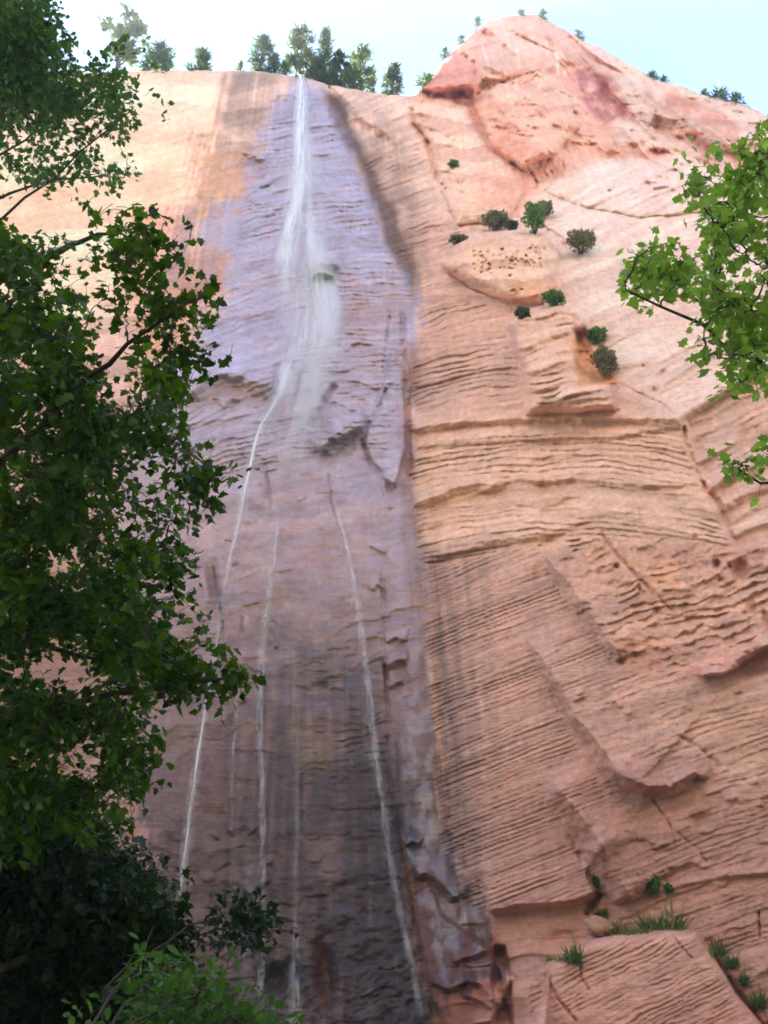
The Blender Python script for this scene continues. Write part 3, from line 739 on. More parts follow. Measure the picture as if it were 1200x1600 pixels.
WET = np.maximum(WET, .8 * pmask([(600,540),(652,470),(655,520),(640,560),(660,680),(650,830),(672,900),(690,1290),(740,1400),(780,1520),(700,1560),(640,1370),(606,1000),(610,700)], 8) * sstep(-.35, .3, fbm(PX / 22, PY / 40, 96, 4)))

# assemble: face grid + plateau rows running back from the lip
nr, nc = PX.shape
back = []
for dy, dz in ((70, 8.0), (30, 4.0), (10, 1.5), (2.5, .35)):
    b = VERT[0].copy(); b[:, 1] += dy; b[:, 2] += dz * fbm(cols / 60, cols * 0 + dy, 97, 2) - dz * .25; back.append(b)
allv = np.concatenate([np.stack(back), VERT], 0)
allc = np.concatenate([np.repeat(C[:1], 4, 0), C], 0); allw = np.concatenate([np.zeros((4, nc)), WET], 0)
nr2 = nr + 4
idx = np.arange(nr2 * nc).reshape(nr2, nc)
quads = np.stack([idx[:-1, :-1], idx[1:, :-1], idx[1:, 1:], idx[:-1, 1:]], -1).reshape(-1, 4)
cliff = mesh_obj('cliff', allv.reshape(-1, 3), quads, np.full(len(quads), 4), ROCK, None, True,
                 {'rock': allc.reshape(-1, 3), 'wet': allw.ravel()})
tag(cliff, 'towering pink and cream sandstone cliff with a wet dark fall line and pointed summit', 'cliff', kind='structure')

def surf_t(px, py):
    j = np.clip(np.interp(px, cols, np.arange(nc)), 0, nc - 1).astype(int)
    i = np.argmin(np.abs(PY[:, j] - py), axis=0)
    return T[i, j]
def surf(px, py, off=0.0):
    return P(px, py, surf_t(px, py) - off)

# ------------------------------------------------------------------ ground and an unseen canyon side added behind the camera to shape light
gx, gy = np.meshgrid(np.concatenate([np.linspace(-260, -42, 20), np.linspace(-40, 40, 90), np.linspace(42, 260, 20)]), np.concatenate([np.linspace(-200, -32, 14), np.linspace(-30, 36, 80), np.linspace(40, 260, 10)]))
gz = 0.35 * fbm(gx / 6, gy / 6, 50, 4) + 2.6 * sstep(14, 31, gy) - 0.2
gm = np.stack([gx, gy, gz], -1); gi = np.arange(gx.size).reshape(gx.shape)
gq = np.stack([gi[:-1, :-1], gi[:-1, 1:], gi[1:, 1:], gi[1:, :-1]], -1).reshape(-1, 4)
gm_, nt, out = newmat('canyon_soil')
b = N(nt, 'ShaderNodeBsdfPrincipled', Roughness=0.95); g = N(nt, 'ShaderNodeNewGeometry'); n1 = N(nt, 'ShaderNodeTexNoise', Scale=1.4, Detail=8.0); L(nt, g, 'Position', n1, 0)
cr = N(nt, 'ShaderNodeValToRGB'); cr.color_ramp.elements[0].color = (.025, .04, .012, 1); cr.color_ramp.elements[1].color = (.08, .07, .035, 1); cr.color_ramp.elements[0].position = .35; cr.color_ramp.elements[1].position = .65
L(nt, n1, 0, cr, 0); L(nt, cr, 0, b, 'Base Color'); L(nt, b, 0, out, 0)
ground = mesh_obj('ground', gm.reshape(-1, 3), gq, np.full(len(gq), 4), gm_, None, True)
tag(ground, 'sandy canyon floor below the cliff', 'ground', kind='structure')

cx, cz = np.meshgrid(np.linspace(-120, 120, 90), np.linspace(-3, 100, 70))
cy = -17 - 0.2 * cz + 3.5 * fbm(cx / 22, cz / 16, 55, 5) - 0.004 * cx ** 2 * 0
ci = np.arange(cx.size).reshape(cx.shape)
cq = np.stack([ci[:-1, :-1], ci[1:, :-1], ci[1:, 1:], ci[:-1, 1:]], -1).reshape(-1, 4)
_h = sstep(24, 44, cz + 9 * fbm(cx / 14, cz / 9, 57, 4)).reshape(-1, 1)        # dark foot, pale top: tones chosen to bounce light from high up
cc = (lin(46, 52, 34) * (1 - _h) + lin(150, 138, 128) * _h) * np.clip(1 + .3 * fbm(cx / 30, cz / 5, 56, 4), .6, 1.4).reshape(-1, 1)
far = mesh_obj('canyon_bounce_side', np.stack([cx, cy, cz], -1).reshape(-1, 3), cq, np.full(len(cq), 4), ROCK, None, True, {'rock': cc, 'wet': np.zeros(cx.size)})
tag(far, 'unseen canyon side added to block sky and bounce sunlight onto the cliff', 'canyon side', kind='structure')

# ------------------------------------------------------------------ water
WATER = water_material('falling_water', (0.30, 0.62), 7.0, 0.22, (.95, .96, .98))
VEIL = water_material('spray_veil', (0.22, 0.78), 2.6, 0.14, (.93, .95, .98))
TRICKLE = water_material('trickling_water', (0.40, 0.72), 26.0, 1.3, (.9, .92, .95))
def resample(path, step_px):
    p = np.asarray(path, float); d = np.concatenate([[0], np.cumsum(np.hypot(*np.diff(p[:, :2], axis=0).T))])
    n = max(6, int(d[-1] / step_px)); q = np.linspace(0, d[-1], n)
    o = np.stack([np.interp(q, d, p[:, k]) for k in range(p.shape[1])], 1)
    for _ in range(3):      # soften the corners
        o[1:-1] = o[1:-1] * .5 + (o[:-2] + o[2:]) * .25
    return o

def strands(name, parent, path, mat, n=1, spread=0.0, off=0.25, thick=0.35, dens=1.0, seed=0, step_px=9, wscale=1.0, wob=1.5):
    if mat is TRICKLE: wscale, dens = 1.7, dens * .5
    """flattened ropes of water following path rows (px, py, half width, density)"""
    r = np.random.default_rng(seed); V = []; FL = []; A = []; U = []; c = 0
    base = resample(path, step_px)
    M = 9
    for k in range(n):
        q = base.copy()
        lat = r.uniform(-1, 1) * spread
        q[:, 0] += lat * q[:, 2] + wob * np.array(fbm(q[:, 1] / 45, q[:, 1] * 0 + k * 3.7, 200 + seed, 3))
        hw = q[:, 2] * (wscale if n == 1 else wscale * r.uniform(.45, .9))
        t = surf_t(q[:, 0], q[:, 1])
        for _ in range(2): t[1:-1] = np.minimum(t[1:-1], t[1:-1] * .34 + t[:-2] * .33 + t[2:] * .33)
        t = t - off * (1 + .6 * r.random())
        m = len(q); th = np.linspace(-1, 1, M)
        fade = sstep(0, .06, np.linspace(0, 1, m)) * sstep(0, .10, 1 - np.linspace(0, 1, m))
        if name == 'plume': fade = sstep(0, .45, 1 - np.linspace(0, 1, m))
        if name == 'veil': fade = sstep(0, .2, np.linspace(0, 1, m)) * sstep(0, .5, 1 - np.linspace(0, 1, m))
        dd = q[:, 3] * dens * (1 if n == 1 else r.uniform(.5, 1.1)) * fade
        front = np.stack([P(q[:, 0] + hw * w, q[:, 1], t - thick * math.sqrt(max(0, 1 - w * w)) * np.minimum(1, hw / 8)) for w in th], 1)
        rear = np.stack([P(q[:, 0] + hw * w, q[:, 1], t + .04) for w in th[1:-1][::-1]], 1)
        ring = np.concatenate([front, rear], 1); K = ring.shape[1]
        w_all = np.concatenate([th, th[1:-1][::-1]])
        ed = np.clip(1 - w_all ** 2, 0, 1) ** 2.0
        ln = np.concatenate([[0], np.cumsum(np.linalg.norm(np.diff(front[:, 4], axis=0), axis=1))])
        ids = np.arange(m * K).reshape(m, K) + c
        nx = np.roll(ids, -1, 1)
        FL.append(np.stack([ids[:-1], nx[:-1], nx[1:], ids[1:]], -1).reshape(-1, 4))
        V.append(ring.reshape(-1, 3)); A.append((dd[:, None] * ed[None, :]).ravel())
        hwm = hw * t / F
        U.append(np.stack([w_all[None, :] * hwm[:, None] + k * 13.3 + seed, np.broadcast_to(ln[:, None], (m, K)) + k * 7.7], -1).reshape(-1, 2))
        c += m * K
    fl = np.concatenate(FL)
    return mesh_obj(name, np.concatenate(V), fl, np.full(len(fl), 4), mat, parent, True, {'flow': np.concatenate(A)}, np.concatenate(U))

fall = empty('waterfall', P(470, 1560, np.array(30.0)))
tag(fall, 'tall thin waterfall spilling from the notch in the cliff rim and splitting into trickles', 'waterfall')
main = [(469,116,3,1),(470,128,5,1),(471,160,8,1),(469,200,9,1),(468,240,9,1),(468,275,11,1),(470,300,12,1),(464,322,11,1),(455,345,10,.95),(450,370,10,.85),(447,395,14,.7),(447,430,20,.42),(449,470,24,.25),(452,510,24,.1)]
strands('plume', fall, main, WATER, 1, 0, .35, .5, 1.4, 1)
strands('plume', fall, [(a, b, c * 1.5, d) for a, b, c, d in main], VEIL, 5, .7, .3, .3, .8, 2)
strands('veil', fall, [(470,130,14,.35),(472,220,36,.45),(475,300,50,.5),(480,400,58,.5),(488,480,60,.52),(484,540,58,.52),(470,600,56,.48),(455,680,52,.4),(450,760,46,.25),(445,820,40,.0)], VEIL, 1, 0, .8, .6, 1.0, 3, 14)
strands('veil', fall, [(478,300,14,.3),(484,380,16,.4),(500,440,20,.6),(503,480,24,.7),(495,520,22,.7),(480,550,18,.7),(462,580,12,.7),(448,605,9,.7)], VEIL, 5, 0.8, .6, .5, .85, 4)
strands('veil', fall, [(505,445,16,.45),(515,500,18,.5),(512,560,20,.4),(495,610,26,.3),(470,680,26,.35),(455,740,24,.3),(450,790,20,0)], VEIL, 4, 0.8, .7, .5, .7, 5)
left = [(490,500,5,.5),(470,540,5,.75),(452,575,5,.9),(440,605,5,1),(430,632,4,1),(412,655,4,1),(403,680,4,1),(395,705,4.5,1),(390,730,4.5,.95),(383,760,4,.8),(375,800,4,.6),(367,840,4,.45),(358,880,4,.3),(350,930,4,.22),(342,980,4,.2),(332,1040,4,.25),(322,1100,3.5,.32),(312,1160,3.5,.5),(303,1220,3.5,.6),(295,1290,3.5,.6),(287,1350,3.5,.6),(280,1410,3.5,.5),(274,1450,4,.3)]
strands('stream', fall, left, WATER, 1, 0, .2, .25, .8, 6)
strands('stream', fall, [(a, b, c * 2.2, d) for a, b, c, d in left], TRICKLE, 3, .8, .2, .2, .6, 7)
r_ = np.random.default_rng(77)
for k in range(3):      # bright threads inside the fall
    strands('plume', fall, [(a + r_.uniform(-3, 3), b, c * .16 + .5, d) for a, b, c, d in main], WATER, 4, 4.5, .55, .12, .6, 90 + k, wob=3.0)
strands('veil', fall, [(446,385,16,.2),(442,392,26,.7),(446,402,30,.4),(450,420,30,.1)], VEIL, 2, .3, .7, .5, 1.2, 95)
strands('veil', fall, [(440,560,12,.2),(446,585,22,.6),(440,606,26,.5),(432,640,28,.2)], VEIL, 2, .3, .6, .4, 1.0, 96)
strands('trickle', fall, [(438,786,2.2,.8),(434,820,3,.85),(428,860,4,.8),(422,910,5,.75),(416,960,6,.7),(410,1010,6,.7),(407,1060,5,.7),(406,1120,5,.7),(408,1200,5,.65),(410,1290,4.5,.6),(411,1380,4.5,.5),(409,1480,5,.45),(407,1620,5,.4)], TRICKLE, 2, 0.6, .15, .15, .9, 8)
strands('trickle', fall, [(512,750,2,.5),(522,785,2.2,.8),(533,820,3,.95),(540,850,3,.95),(548,890,4,.8),(556,940,6,.65),(563,990,6,.65),(570,1040,6,.65),(576,1090,6,.6),(582,1150,6,.55),(588,1200,6,.5),(596,1260,6,.45),(606,1330,6,.45),(620,1410,6,.42),(634,1470,6,.42),(648,1540,6,.42),(662,1620,6,.4)], TRICKLE, 2, 0.6, .15, .15, .9, 9)
strands('trickle', fall, [(380,990,2,.4),(374,1060,4,.4),(369,1110,4,.5),(364,1170,4,.45),(360,1240,4,.3),(362,1330,4,.2),(358,1420,4,.2)], TRICKLE, 2, 0.6, .15, .15, .8, 10)
strands('trickle', fall, [(467,1080,3,.25),(466,1200,4,.3),(465,1320,5,.35),(464,1420,5,.4),(463,1490,6,.55),(464,1530,8,.85),(466,1560,11,.95),(465,1600,12,.95),(465,1640,13,.9)], TRICKLE, 2, 0.6, .2, .25, .9, 11)
strands('trickle', fall, [(390,1300,8,.2),(388,1420,10,.25),(386,1640,12,.25)], TRICKLE, 2, 0.6, .12, .1, .8, 12)
strands('trickle', fall, [(447,462,6,.6),(447,480,7,.5),(446,500,7,.3),(446,520,7,.1)], TRICKLE, 2, 0.6, .2, .1, .9, 13)

# ------------------------------------------------------------------ foliage
MAPLE = np.array([(0,0),(.30,-.06),(.23,.14),(.55,.36),(.28,.44),(.27,.66),(0,1.0),(-.27,.66),(-.28,.44),(-.55,.36),(-.23,.14),(-.30,-.06)], float)
OVAL = np.array([(0,0),(.22,.22),(.27,.5),(.16,.8),(0,1),(-.16,.8),(-.27,.5),(-.22,.22)], float)
NEEDLE = np.array([(0,0),(.13,.3),(.05,1),(-.05,1),(-.13,.3)], float)
BLADE = np.array([(-.05,0),(.05,0),(.04,.5),(0,1),(-.04,.5)], float)

def unit(a): return a / (np.linalg.norm(a, axis=-1, keepdims=True) + 1e-9)
def leaves(mb, pos, tip, nrm, size, shape, r, cup=0.16, tone=None):
    """many leaves: pos stalk points, tip directions, face normals, lengths"""
    n, k = len(pos), len(shape)
    tip = unit(tip); side = unit(np.cross(tip, nrm)); nn = np.cross(side, tip)
    wv = 1 + r.uniform(-.2, .2, (n, 1))
    v = pos[:, None] + size[:, None, None] * (side[:, None] * (shape[None, :, :1] * wv[..., None]) + tip[:, None] * shape[None, :, 1:] + nn[:, None] * (cup * np.abs(shape[None, :, :1]) - .12 * shape[None, :, 1:] ** 2))
    mb.add_np(v.reshape(-1, 3), np.arange(n * k), np.full(n, k), np.repeat(np.clip((.5 if tone is None else tone) + r.normal(0, .2, n), 0, 1), k))

def in_poly(x, y, pts): return inside(np.asarray(x, float), np.asarray(y, float), pts)

def sample_poly(polys, n, r):
    out = []
    areas = []
    for p, w in polys:
        p = np.asarray(p, float); a = 0.5 * abs(np.dot(p[:, 0], np.roll(p[:, 1], 1)) - np.dot(p[:, 1], np.roll(p[:, 0], 1))); areas.append(a * w)
    tot = sum(areas)
    for (p, w), a in zip(polys, areas):
        m = int(round(n * a / tot)); p = np.asarray(p, float); got = []
        while len(got) < m:
            x = r.uniform(p[:, 0].min(), p[:, 0].max(), 400); y = r.uniform(p[:, 1].min(), p[:, 1].max(), 400)
            k = in_poly(x, y, p); got.extend(zip(x[k], y[k]))
        out.extend(got[:m])
    return np.array(out)

def leafy_tree(name, label, cat, base, trunk, polys, nspray, depth, leafsize, mat, bark, shape=MAPLE, nlimb=10, per=18, slen=.6, seed=0, gaps=(), group=None, trunk_r=.12, limb_r=.045, droop=.35, tilt=.55, clump=62.0, thr=(-.35, .2), tips=(), tips_n=0):
    r = np.random.default_rng(seed)
    root = empty(name, base); tag(root, label, cat, group)
    sp = sample_poly(polys, nspray, r)
    keep = np.ones(len(sp), bool)
    for g, pr in gaps: keep &= ~(in_poly(sp[:, 0], sp[:, 1], g) & (r.random(len(sp)) < pr))
    keep &= fbm((sp[:, 0] * .9 + sp[:, 1] * .42) / (clump * 1.5), (sp[:, 1] * .9 - sp[:, 0] * .42) / (clump * .52), seed + 300, 3) > r.uniform(thr[0], thr[1], len(sp))
    sp = sp[keep]
    if tips: sp = np.concatenate([sp, sample_poly([(q, 1.0) for q in tips], tips_n, r)])
    dp = r.uniform(depth[0], depth[1], len(sp))
    if tips: tm = np.arange(len(sp)) >= len(sp) - tips_n; tm |= (sp[:, 0] > 250) & (sp[:, 1] > 1015); dp[tm] = r.uniform(depth[0] + .7, depth[0] + 1.3, tm.sum())
    pts = P(sp[:, 0], sp[:, 1], dp)
    wood = MB(); tp = np.asarray(trunk, float)
    tq = resample(tp, .4) if len(tp) > 2 else curve_pts(tp[0], tp[1], 0, 14, .03, seed)
    wood.tube(tq, np.linspace(trunk_r, trunk_r * .35, len(tq)) * (1 + .6 * np.exp(-np.linspace(0, 14, len(tq)))), 10)
    # limbs reach to well spread spray points
    lim_pts = [tq]; chosen = [int(np.argmax(pts[:, 0] * (1 if tp[0][0] < 0 else -1)))]
    if tips: chosen[0] = int(np.argmax(sp[:, 0]))
    dmin = np.linalg.norm(pts - pts[chosen[0]], axis=1)
    for _ in range(nlimb - 1):
        j = int(np.argmax(dmin)); chosen.append(j); dmin = np.minimum(dmin, np.linalg.norm(pts - pts[j], axis=1))
    for q, j in enumerate(chosen):
        e = pts[j]; horiz = np.hypot(*(e[:2] - tq[:, :2].mean(0)))
        i = int(np.argmin(np.abs(tq[:, 2] - (e[2] - .35 * horiz - .2)))); i = min(max(i, 2), len(tq) - 1)
        c = curve_pts(tq[i], e, .12 * horiz, 12, .03, seed * 31 + q)
        bm = MB(); bm.tube(c, np.linspace(limb_r, .006, 12), 6); bm.build('branch', bark, root)
        lim_pts.append(c)
    allp = np.concatenate(lim_pts); twig = MB(); crown = MB()
    LP, LT, LN, LS, LO = [], [], [], [], []
    near = np.array([np.min(np.linalg.norm(allp - e, axis=1)) for e in pts])
    grow = np.zeros((len(allp) + 5 * len(pts), 3)); grow[:len(allp)] = allp; ng = len(allp)
    for q in np.argsort(near):          # each spray springs from the nearest wood already grown
        e = pts[q]; g_ = grow[:ng]
        dd = np.linalg.norm(g_ - e, axis=1) + .5 * np.maximum(0, g_[:, 2] - e[2] - .05)
        a = g_[int(np.argmin(dd))]
        c = curve_pts(a, e, .10 * np.linalg.norm(e - a), 9, .012, seed * 77 + int(q))
        grow[ng:ng + 5] = c[[2, 4, 5, 6, 7]]; ng += 5
        twig.tube(c, np.linspace(.007, .0022, 9), 4)
        dr = unit(e - c[-4]); flat = dr.copy(); flat[2] *= .35; flat = unit(flat + np.array([0, 0, -.12]))
        sd = unit(np.cross(flat, [0, 0, 1.0]))
        m = int(per * r.uniform(.7, 1.3)); L_ = slen * r.uniform(.6, 1.25)
        u = r.uniform(-.02, 1, m); s = np.where(np.arange(m) % 2, 1, -1) * r.uniform(.15, 1.0, m)
        wid = L_ * .45 * (1 - .55 * (1 - u)) if False else L_ * .42 * np.sin(np.clip(u * .8 + .2, 0, 1) * math.pi * .95)
        pos = e - flat * (L_ * (1 - u))[:, None] + sd * (s * wid)[:, None] + np.array([0, 0, 1]) * (r.normal(0, .05, m) - droop * np.abs(s * wid) * .5 - droop * .25 * u * L_)[:, None]
        tipd = flat * .7 + sd * s[:, None] * .9 + np.array([0, 0, -.35]) + r.normal(0, .35, (m, 3))
        LP.append(pos); LT.append(tipd); LN.append(np.array([0, 0, 1.0]) + r.normal(0, tilt, (m, 3))); LS.append(leafsize * r.uniform(.6, 1.25, m)); LO.append(np.full(m, r.normal(.5, .22)))
        # side twiglets inside the spray
        for z in range(0, m, 5):
            twig.tube(curve_pts(e - flat * L_ * (1 - u[z]) * 1.05, pos[z], .01, 3, 0, 0), [.0025, .002, .0015], 3)
    leaves(crown, np.concatenate(LP), np.concatenate(LT), np.concatenate(LN), np.concatenate(LS), shape, r, tone=np.concatenate(LO))
    wood.build('trunk', bark, root); crown.build('crown', mat, root, False, wood=twig, mat2=bark)
    return root

BARK = bark_material('grey_bark', (.045, .035, .028), (.13, .105, .085))
DBARK = bark_material('dark_bark', (.03, .022, .016), (.08, .06, .045))
L_MAPLE = leaf_material('maple_leaf', (.014, .040, .003), (.080, .15, .008), .40)
L_DARK = leaf_material('shade_leaf', (.008, .020, .005), (.026, .056, .010), .3)  # leaf colours darkened to carry the shade beneath the maple
L_TALL = leaf_material('tall_tree_leaf', (.035, .08, .02), (.085, .16, .04), .42)
L_LIGHT = leaf_material('light_leaf', (.12, .21, .03), (.27, .38, .075), .5)
L_BUSH = leaf_material('bush_leaf', (.035, .09, .014), (.08, .17, .03), .4)

MAIN = [(-60,325),(30,335),(60,370),(95,405),(128,455),(120,520),(140,520),(155,450),(165,400),(215,350),(238,385),(210,412),(222,462),(268,455),(315,452),(310,488),(268,500),(258,532),(292,568),(296,610),(268,655),(305,700),(330,780),(326,815),(285,832),(265,860),(290,905),(285,950),(238,985),(275,1032),(335,1045),(300,1100),(245,1100),(230,1130),(196,1140),(228,1170),(236,1215),(215,1262),(218,1300),(150,1320),(-60,1340)]
CORE = [(-60,430),(60,470),(100,560),(200,600),(240,700),(200,760),(240,860),(220,980),(200,1080),(150,1180),(140,1300),(-60,1330)]
BOUGH = [(250,1030),(330,1038),(395,1058),(440,1090),(425,1105),(370,1085),(320,1110),(255,1100)]
leafy_tree('maple_tree', 'large dark green maple hanging its layered boughs over the left of the waterfall', 'maple tree', (-3.6, 5.6, 0.0),
           [(-3.6,5.6,-.3),(-3.5,5.65,2.2),(-3.3,5.7,4.6),(-3.25,5.8,7.4)], [(MAIN, 1.0), (CORE, 1.3), (BOUGH, 1.6), ([(-380,150),(-60,250),(-60,1350),(-380,1400)], .5)], 3900, (5.2, 8.4), .066, L_MAPLE, DBARK, nlimb=18, per=20, slen=.36, seed=3, tips_n=60, thr=(-.10, .30), clump=70,  # last crown polygon lies out of view, added to shade the foliage
           tips=([(198,350),(216,338),(243,378),(225,408),(180,440),(165,400)], [(225,462),(270,452),(318,448),(313,490),(268,498),(230,500)], [(250,545),(292,560),(303,575),(300,612),(262,640)], [(270,690),(303,700),(337,785),(325,815),(295,790)], [(250,850),(275,858),(297,905),(286,950),(250,920)], [(262,1022),(335,1036),(340,1060),(280,1060)], [(205,1165),(232,1170),(248,1235),(215,1245)]),
           gaps=[([(125,440),(165,400),(160,470),(235,540),(215,560),(150,540)], .75), ([(175,730),(250,700),(310,790),(270,815),(190,790)], .5), ([(30,590),(60,640),(40,680),(20,660)], .6), ([(90,1050),(180,1080),(150,1140),(90,1110)], .5)])
leafy_tree('tall_tree', 'tall loose leafed tree overhanging the bright upper left corner of the cliff', 'tree', (-7.6, 10.0, 0.0),
           [(-7.6,10,-.3),(-7.4,10.1,5),(-7.2,10.2,10),(-7.0,10.3,15.2)],
           [([(-60,-60),(60,-60),(85,20),(130,60),(125,100),(215,118),(205,150),(222,190),(195,215),(205,250),(185,300),(130,270),(60,290),(-60,300)], 1.0), ([(-60,-60),(60,-60),(90,40),(120,110),(80,170),(-60,190)], 2.6)],
           1350, (12.0, 15.5), .088, L_TALL, DBARK, nlimb=14, per=18, slen=.6, seed=5, clump=48, thr=(-.3, .2), trunk_r=.2, limb_r=.034,
           gaps=[([(-60,200),(120,215),(200,240),(160,300),(-60,300)], .55)])
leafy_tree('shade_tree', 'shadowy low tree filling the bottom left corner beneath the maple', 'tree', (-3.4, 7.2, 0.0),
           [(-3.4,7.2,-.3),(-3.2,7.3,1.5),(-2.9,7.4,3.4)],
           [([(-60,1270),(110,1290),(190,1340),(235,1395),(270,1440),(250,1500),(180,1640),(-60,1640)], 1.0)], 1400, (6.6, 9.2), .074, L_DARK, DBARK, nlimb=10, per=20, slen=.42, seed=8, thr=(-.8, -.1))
leafy_tree('sapling', 'slender sapling whose single leafy twig reaches right at the foot of the trickles', 'sapling', (-1.75, 6.4, 0.2),
           [(-1.75,6.4,-.2),(-1.7,6.42,1.0),(-1.62,6.45,2.25)], [([(336,1465),(345,1440),(392,1406),(418,1416),(412,1472),(372,1476)], 1.0), ([(240,1440),(315,1475),(312,1500),(250,1500)], .9)], 60, (6.6, 7.2), .06, L_DARK, DBARK, nlimb=4, per=13, slen=.3, seed=12, trunk_r=.016, limb_r=.006)
leafy_tree('bush', 'bright green bush with fine leaves at the bottom edge', 'bush', (-1.35, 4.6, 0.3),
           [(-1.35,4.6,0.0),(-1.35,4.62,.8),(-1.3,4.65,1.7)], [([(175,1640),(205,1560),(245,1515),(300,1500),(345,1535),(385,1560),(400,1590),(400,1640)], 1.0)], 150, (4.6, 5.6), .062, L_BUSH, DBARK, shape=OVAL, nlimb=8, per=22, slen=.34, seed=14, trunk_r=.02, limb_r=.007)
RIGHT = [(1205,170),(1160,215),(1120,255),(1080,285),(1058,300),(1055,335),(1085,345),(1110,400),(1150,420),(1150,470),(1190,500),(1280,560),(1280,170)]
leafy_tree('boxelder_tree', 'fresh light green tree reaching in from the right edge over pale slickrock', 'tree', (3.9, 5.4, 0.0),
           [(3.9,5.4,-.3),(3.75,5.45,2.5),(3.6,5.5,4.8),(3.5,5.6,7.2)],
           [(RIGHT, .8), ([(1000,390),(1050,372),(1130,400),(1190,420),(1130,480),(1060,450),(1010,470),(990,450)], 1.1), ([(952,455),(975,395),(1015,388),(1000,440),(985,465)], 1.6),
            ([(1085,500),(1130,470),(1200,490),(1200,600),(1160,610),(1105,590),(1090,570)], 1.2), ([(1145,735),(1165,720),(1210,690),(1210,745)], 1.0), ([(1290,150),(1500,200),(1480,650),(1290,600)], .45)],
           800, (5.2, 6.8), .064, L_LIGHT, BARK, nlimb=12, per=12, slen=.26, seed=17, clump=40, thr=(-.1, .3), trunk_r=.13, limb_r=.03)

# --- trees along the rim
L_PINE = leaf_material('pine_needles', (.04, .075, .04), (.10, .155, .075), .3)
L_JUN = leaf_material('juniper_scale', (.06, .09, .04), (.14, .18, .075), .3)
L_PALE = leaf_material('pale_foliage', (.08, .13, .055), (.17, .23, .11), .35)
L_SAGE = leaf_material('sage_leaf', (.13, .13, .06), (.30, .28, .14), .35)
L_GREEN = leaf_material('ledge_plant_leaf', (.09, .17, .03), (.20, .29, .07), .35)
L_GRASS = leaf_material('ledge_grass', (.07, .13, .022), (.19, .24, .06), .3)

def rim_tree(name, label, cat, px, hpx, wpx, form, mat, seed, drop=2, group='trees along the cliff rim', behind=1.2, n=1500, bare=.15, lean=0.0):
    r = np.random.default_rng(seed)
    ry = float(np.interp(px, cols, rim))
    base = P(px, ry + drop, np.array(float(surf_t(np.array([px]), np.array([ry + 1]))[0]))) + np.array([0, behind, 0])
    lo, hi = .2, 60.0
    for _ in range(40):
        h = (lo + hi) / 2
        y = project(base + np.array([0, 0, h]))[1]
        if y > ry - hpx: lo = h
        else: hi = h
    _, _, dep = project(base); rad = wpx * dep / F
    root = empty(name, base); tag(root, label, cat, group)
    top = base + np.array([lean * h, 0, h])
    tr = MB(); c = curve_pts(base - np.array([0, 0, .3]), top, 0, 10, .01 * h, seed); tr.tube(c, np.linspace(.022 * h + .04, .02, 10), 7)
    cr = MB()
    cl = {'cone': 60, 'spire': 60, 'round': 46, 'open': 26, 'bush': 34}[form]
    cen = []
    for k in range(cl):
        z = bare + (1 - bare) * ((k + r.random()) / cl)
        q = (z - bare) / (1 - bare)
        if form in ('cone', 'spire'): w = rad * (1.0 - q) ** .8 * (.75 + .5 * r.random()) + .04 * rad
        elif form == 'round': w = rad * math.sqrt(max(.03, 1 - (2 * q - .85) ** 2 / 1.35)) * (.6 + .5 * r.random())
        elif form == 'bush': w = rad * math.sqrt(max(.03, 1 - q * q)) * (.55 + .5 * r.random())
        else: w = rad * (.35 + .9 * r.random()) * math.sin(max(.25, q) * 2.6)
        a = r.uniform(0, 2 * math.pi); rr = w * (math.sqrt(r.random()) if form not in ('open',) else .9)
        p = c[0] + (c[-1] - c[0]) * z + np.array([math.cos(a) * rr, math.sin(a) * rr, -.18 * rr if form in ('cone', 'spire') else .1 * rr])
        cen.append(p)
        if k % 2 == 0 or form == 'open':
            i = min(9, max(1, int((z - .06) * 9))); tr.tube(curve_pts(c[i], p, 0, 5, .02 * rad, seed + k), np.linspace(.012 * h + .01, .01, 5), 4)
    cen = np.array(cen); m = n // cl
    cs = rad * {'cone': .30, 'spire': .34, 'round': .30, 'open': .26, 'bush': .34}[form]
    pos = (cen[:, None] + r.normal(0, 1, (cl, m, 3)) * np.array([cs, cs, cs * .6]) * .55).reshape(-1, 3)
    outw = pos - (base + np.array([0, 0, h * .45])); out2 = unit(outw) + r.normal(0, .7, pos.shape)
    leaves(cr, pos, out2, r.normal(0, 1, pos.shape), r.uniform(.16, .34, len(pos)) * (rad ** .5) * 1.6, NEEDLE if form != 'open' else OVAL, r)
    tr.build('trunk', BARK, root); cr.build('crown', mat, root, False)
    return root

rim_tree('pine_tree', 'sparse open pine with bare lower trunk, nearest the upper left foliage on the rim', 'pine', 165, 78, 34, 'open', L_PINE, 21, n=620, bare=.4, lean=.06)
rim_tree('juniper_tree', 'broad dark juniper clump on the rim right of the sparse pine', 'juniper', 236, 34, 26, 'bush', L_PINE, 22, bare=.0)
rim_tree('juniper_tree', 'low domed juniper standing alone on the rim above the cream wall', 'juniper', 305, 24, 20, 'bush', L_PINE, 23, bare=.0)
rim_tree('shrub', 'tiny pale shrub on the rim above the grey stained rock', 'shrub', 369, 12, 8, 'bush', L_PALE, 24, n=500, bare=0)
rim_tree('pine_tree', 'upright dense dark pine on the rim left of the waterfall', 'pine', 400, 52, 18, 'round', L_PINE, 25, bare=.2)
rim_tree('juniper_tree', 'short juniper tucked right of the dense dark pine on the rim', 'juniper', 421, 26, 11, 'round', L_PINE, 26, bare=.05)
rim_tree('cottonwood_tree', 'tallest bushy grey green tree on the rim directly above the waterfall', 'tree', 462, 74, 22, 'round', L_JUN, 27, n=2200, bare=.08)
rim_tree('fir_tree', 'narrow pointed fir beside the tallest bushy tree above the waterfall', 'fir', 502, 80, 16, 'spire', L_PINE, 28, n=1800, bare=.12)
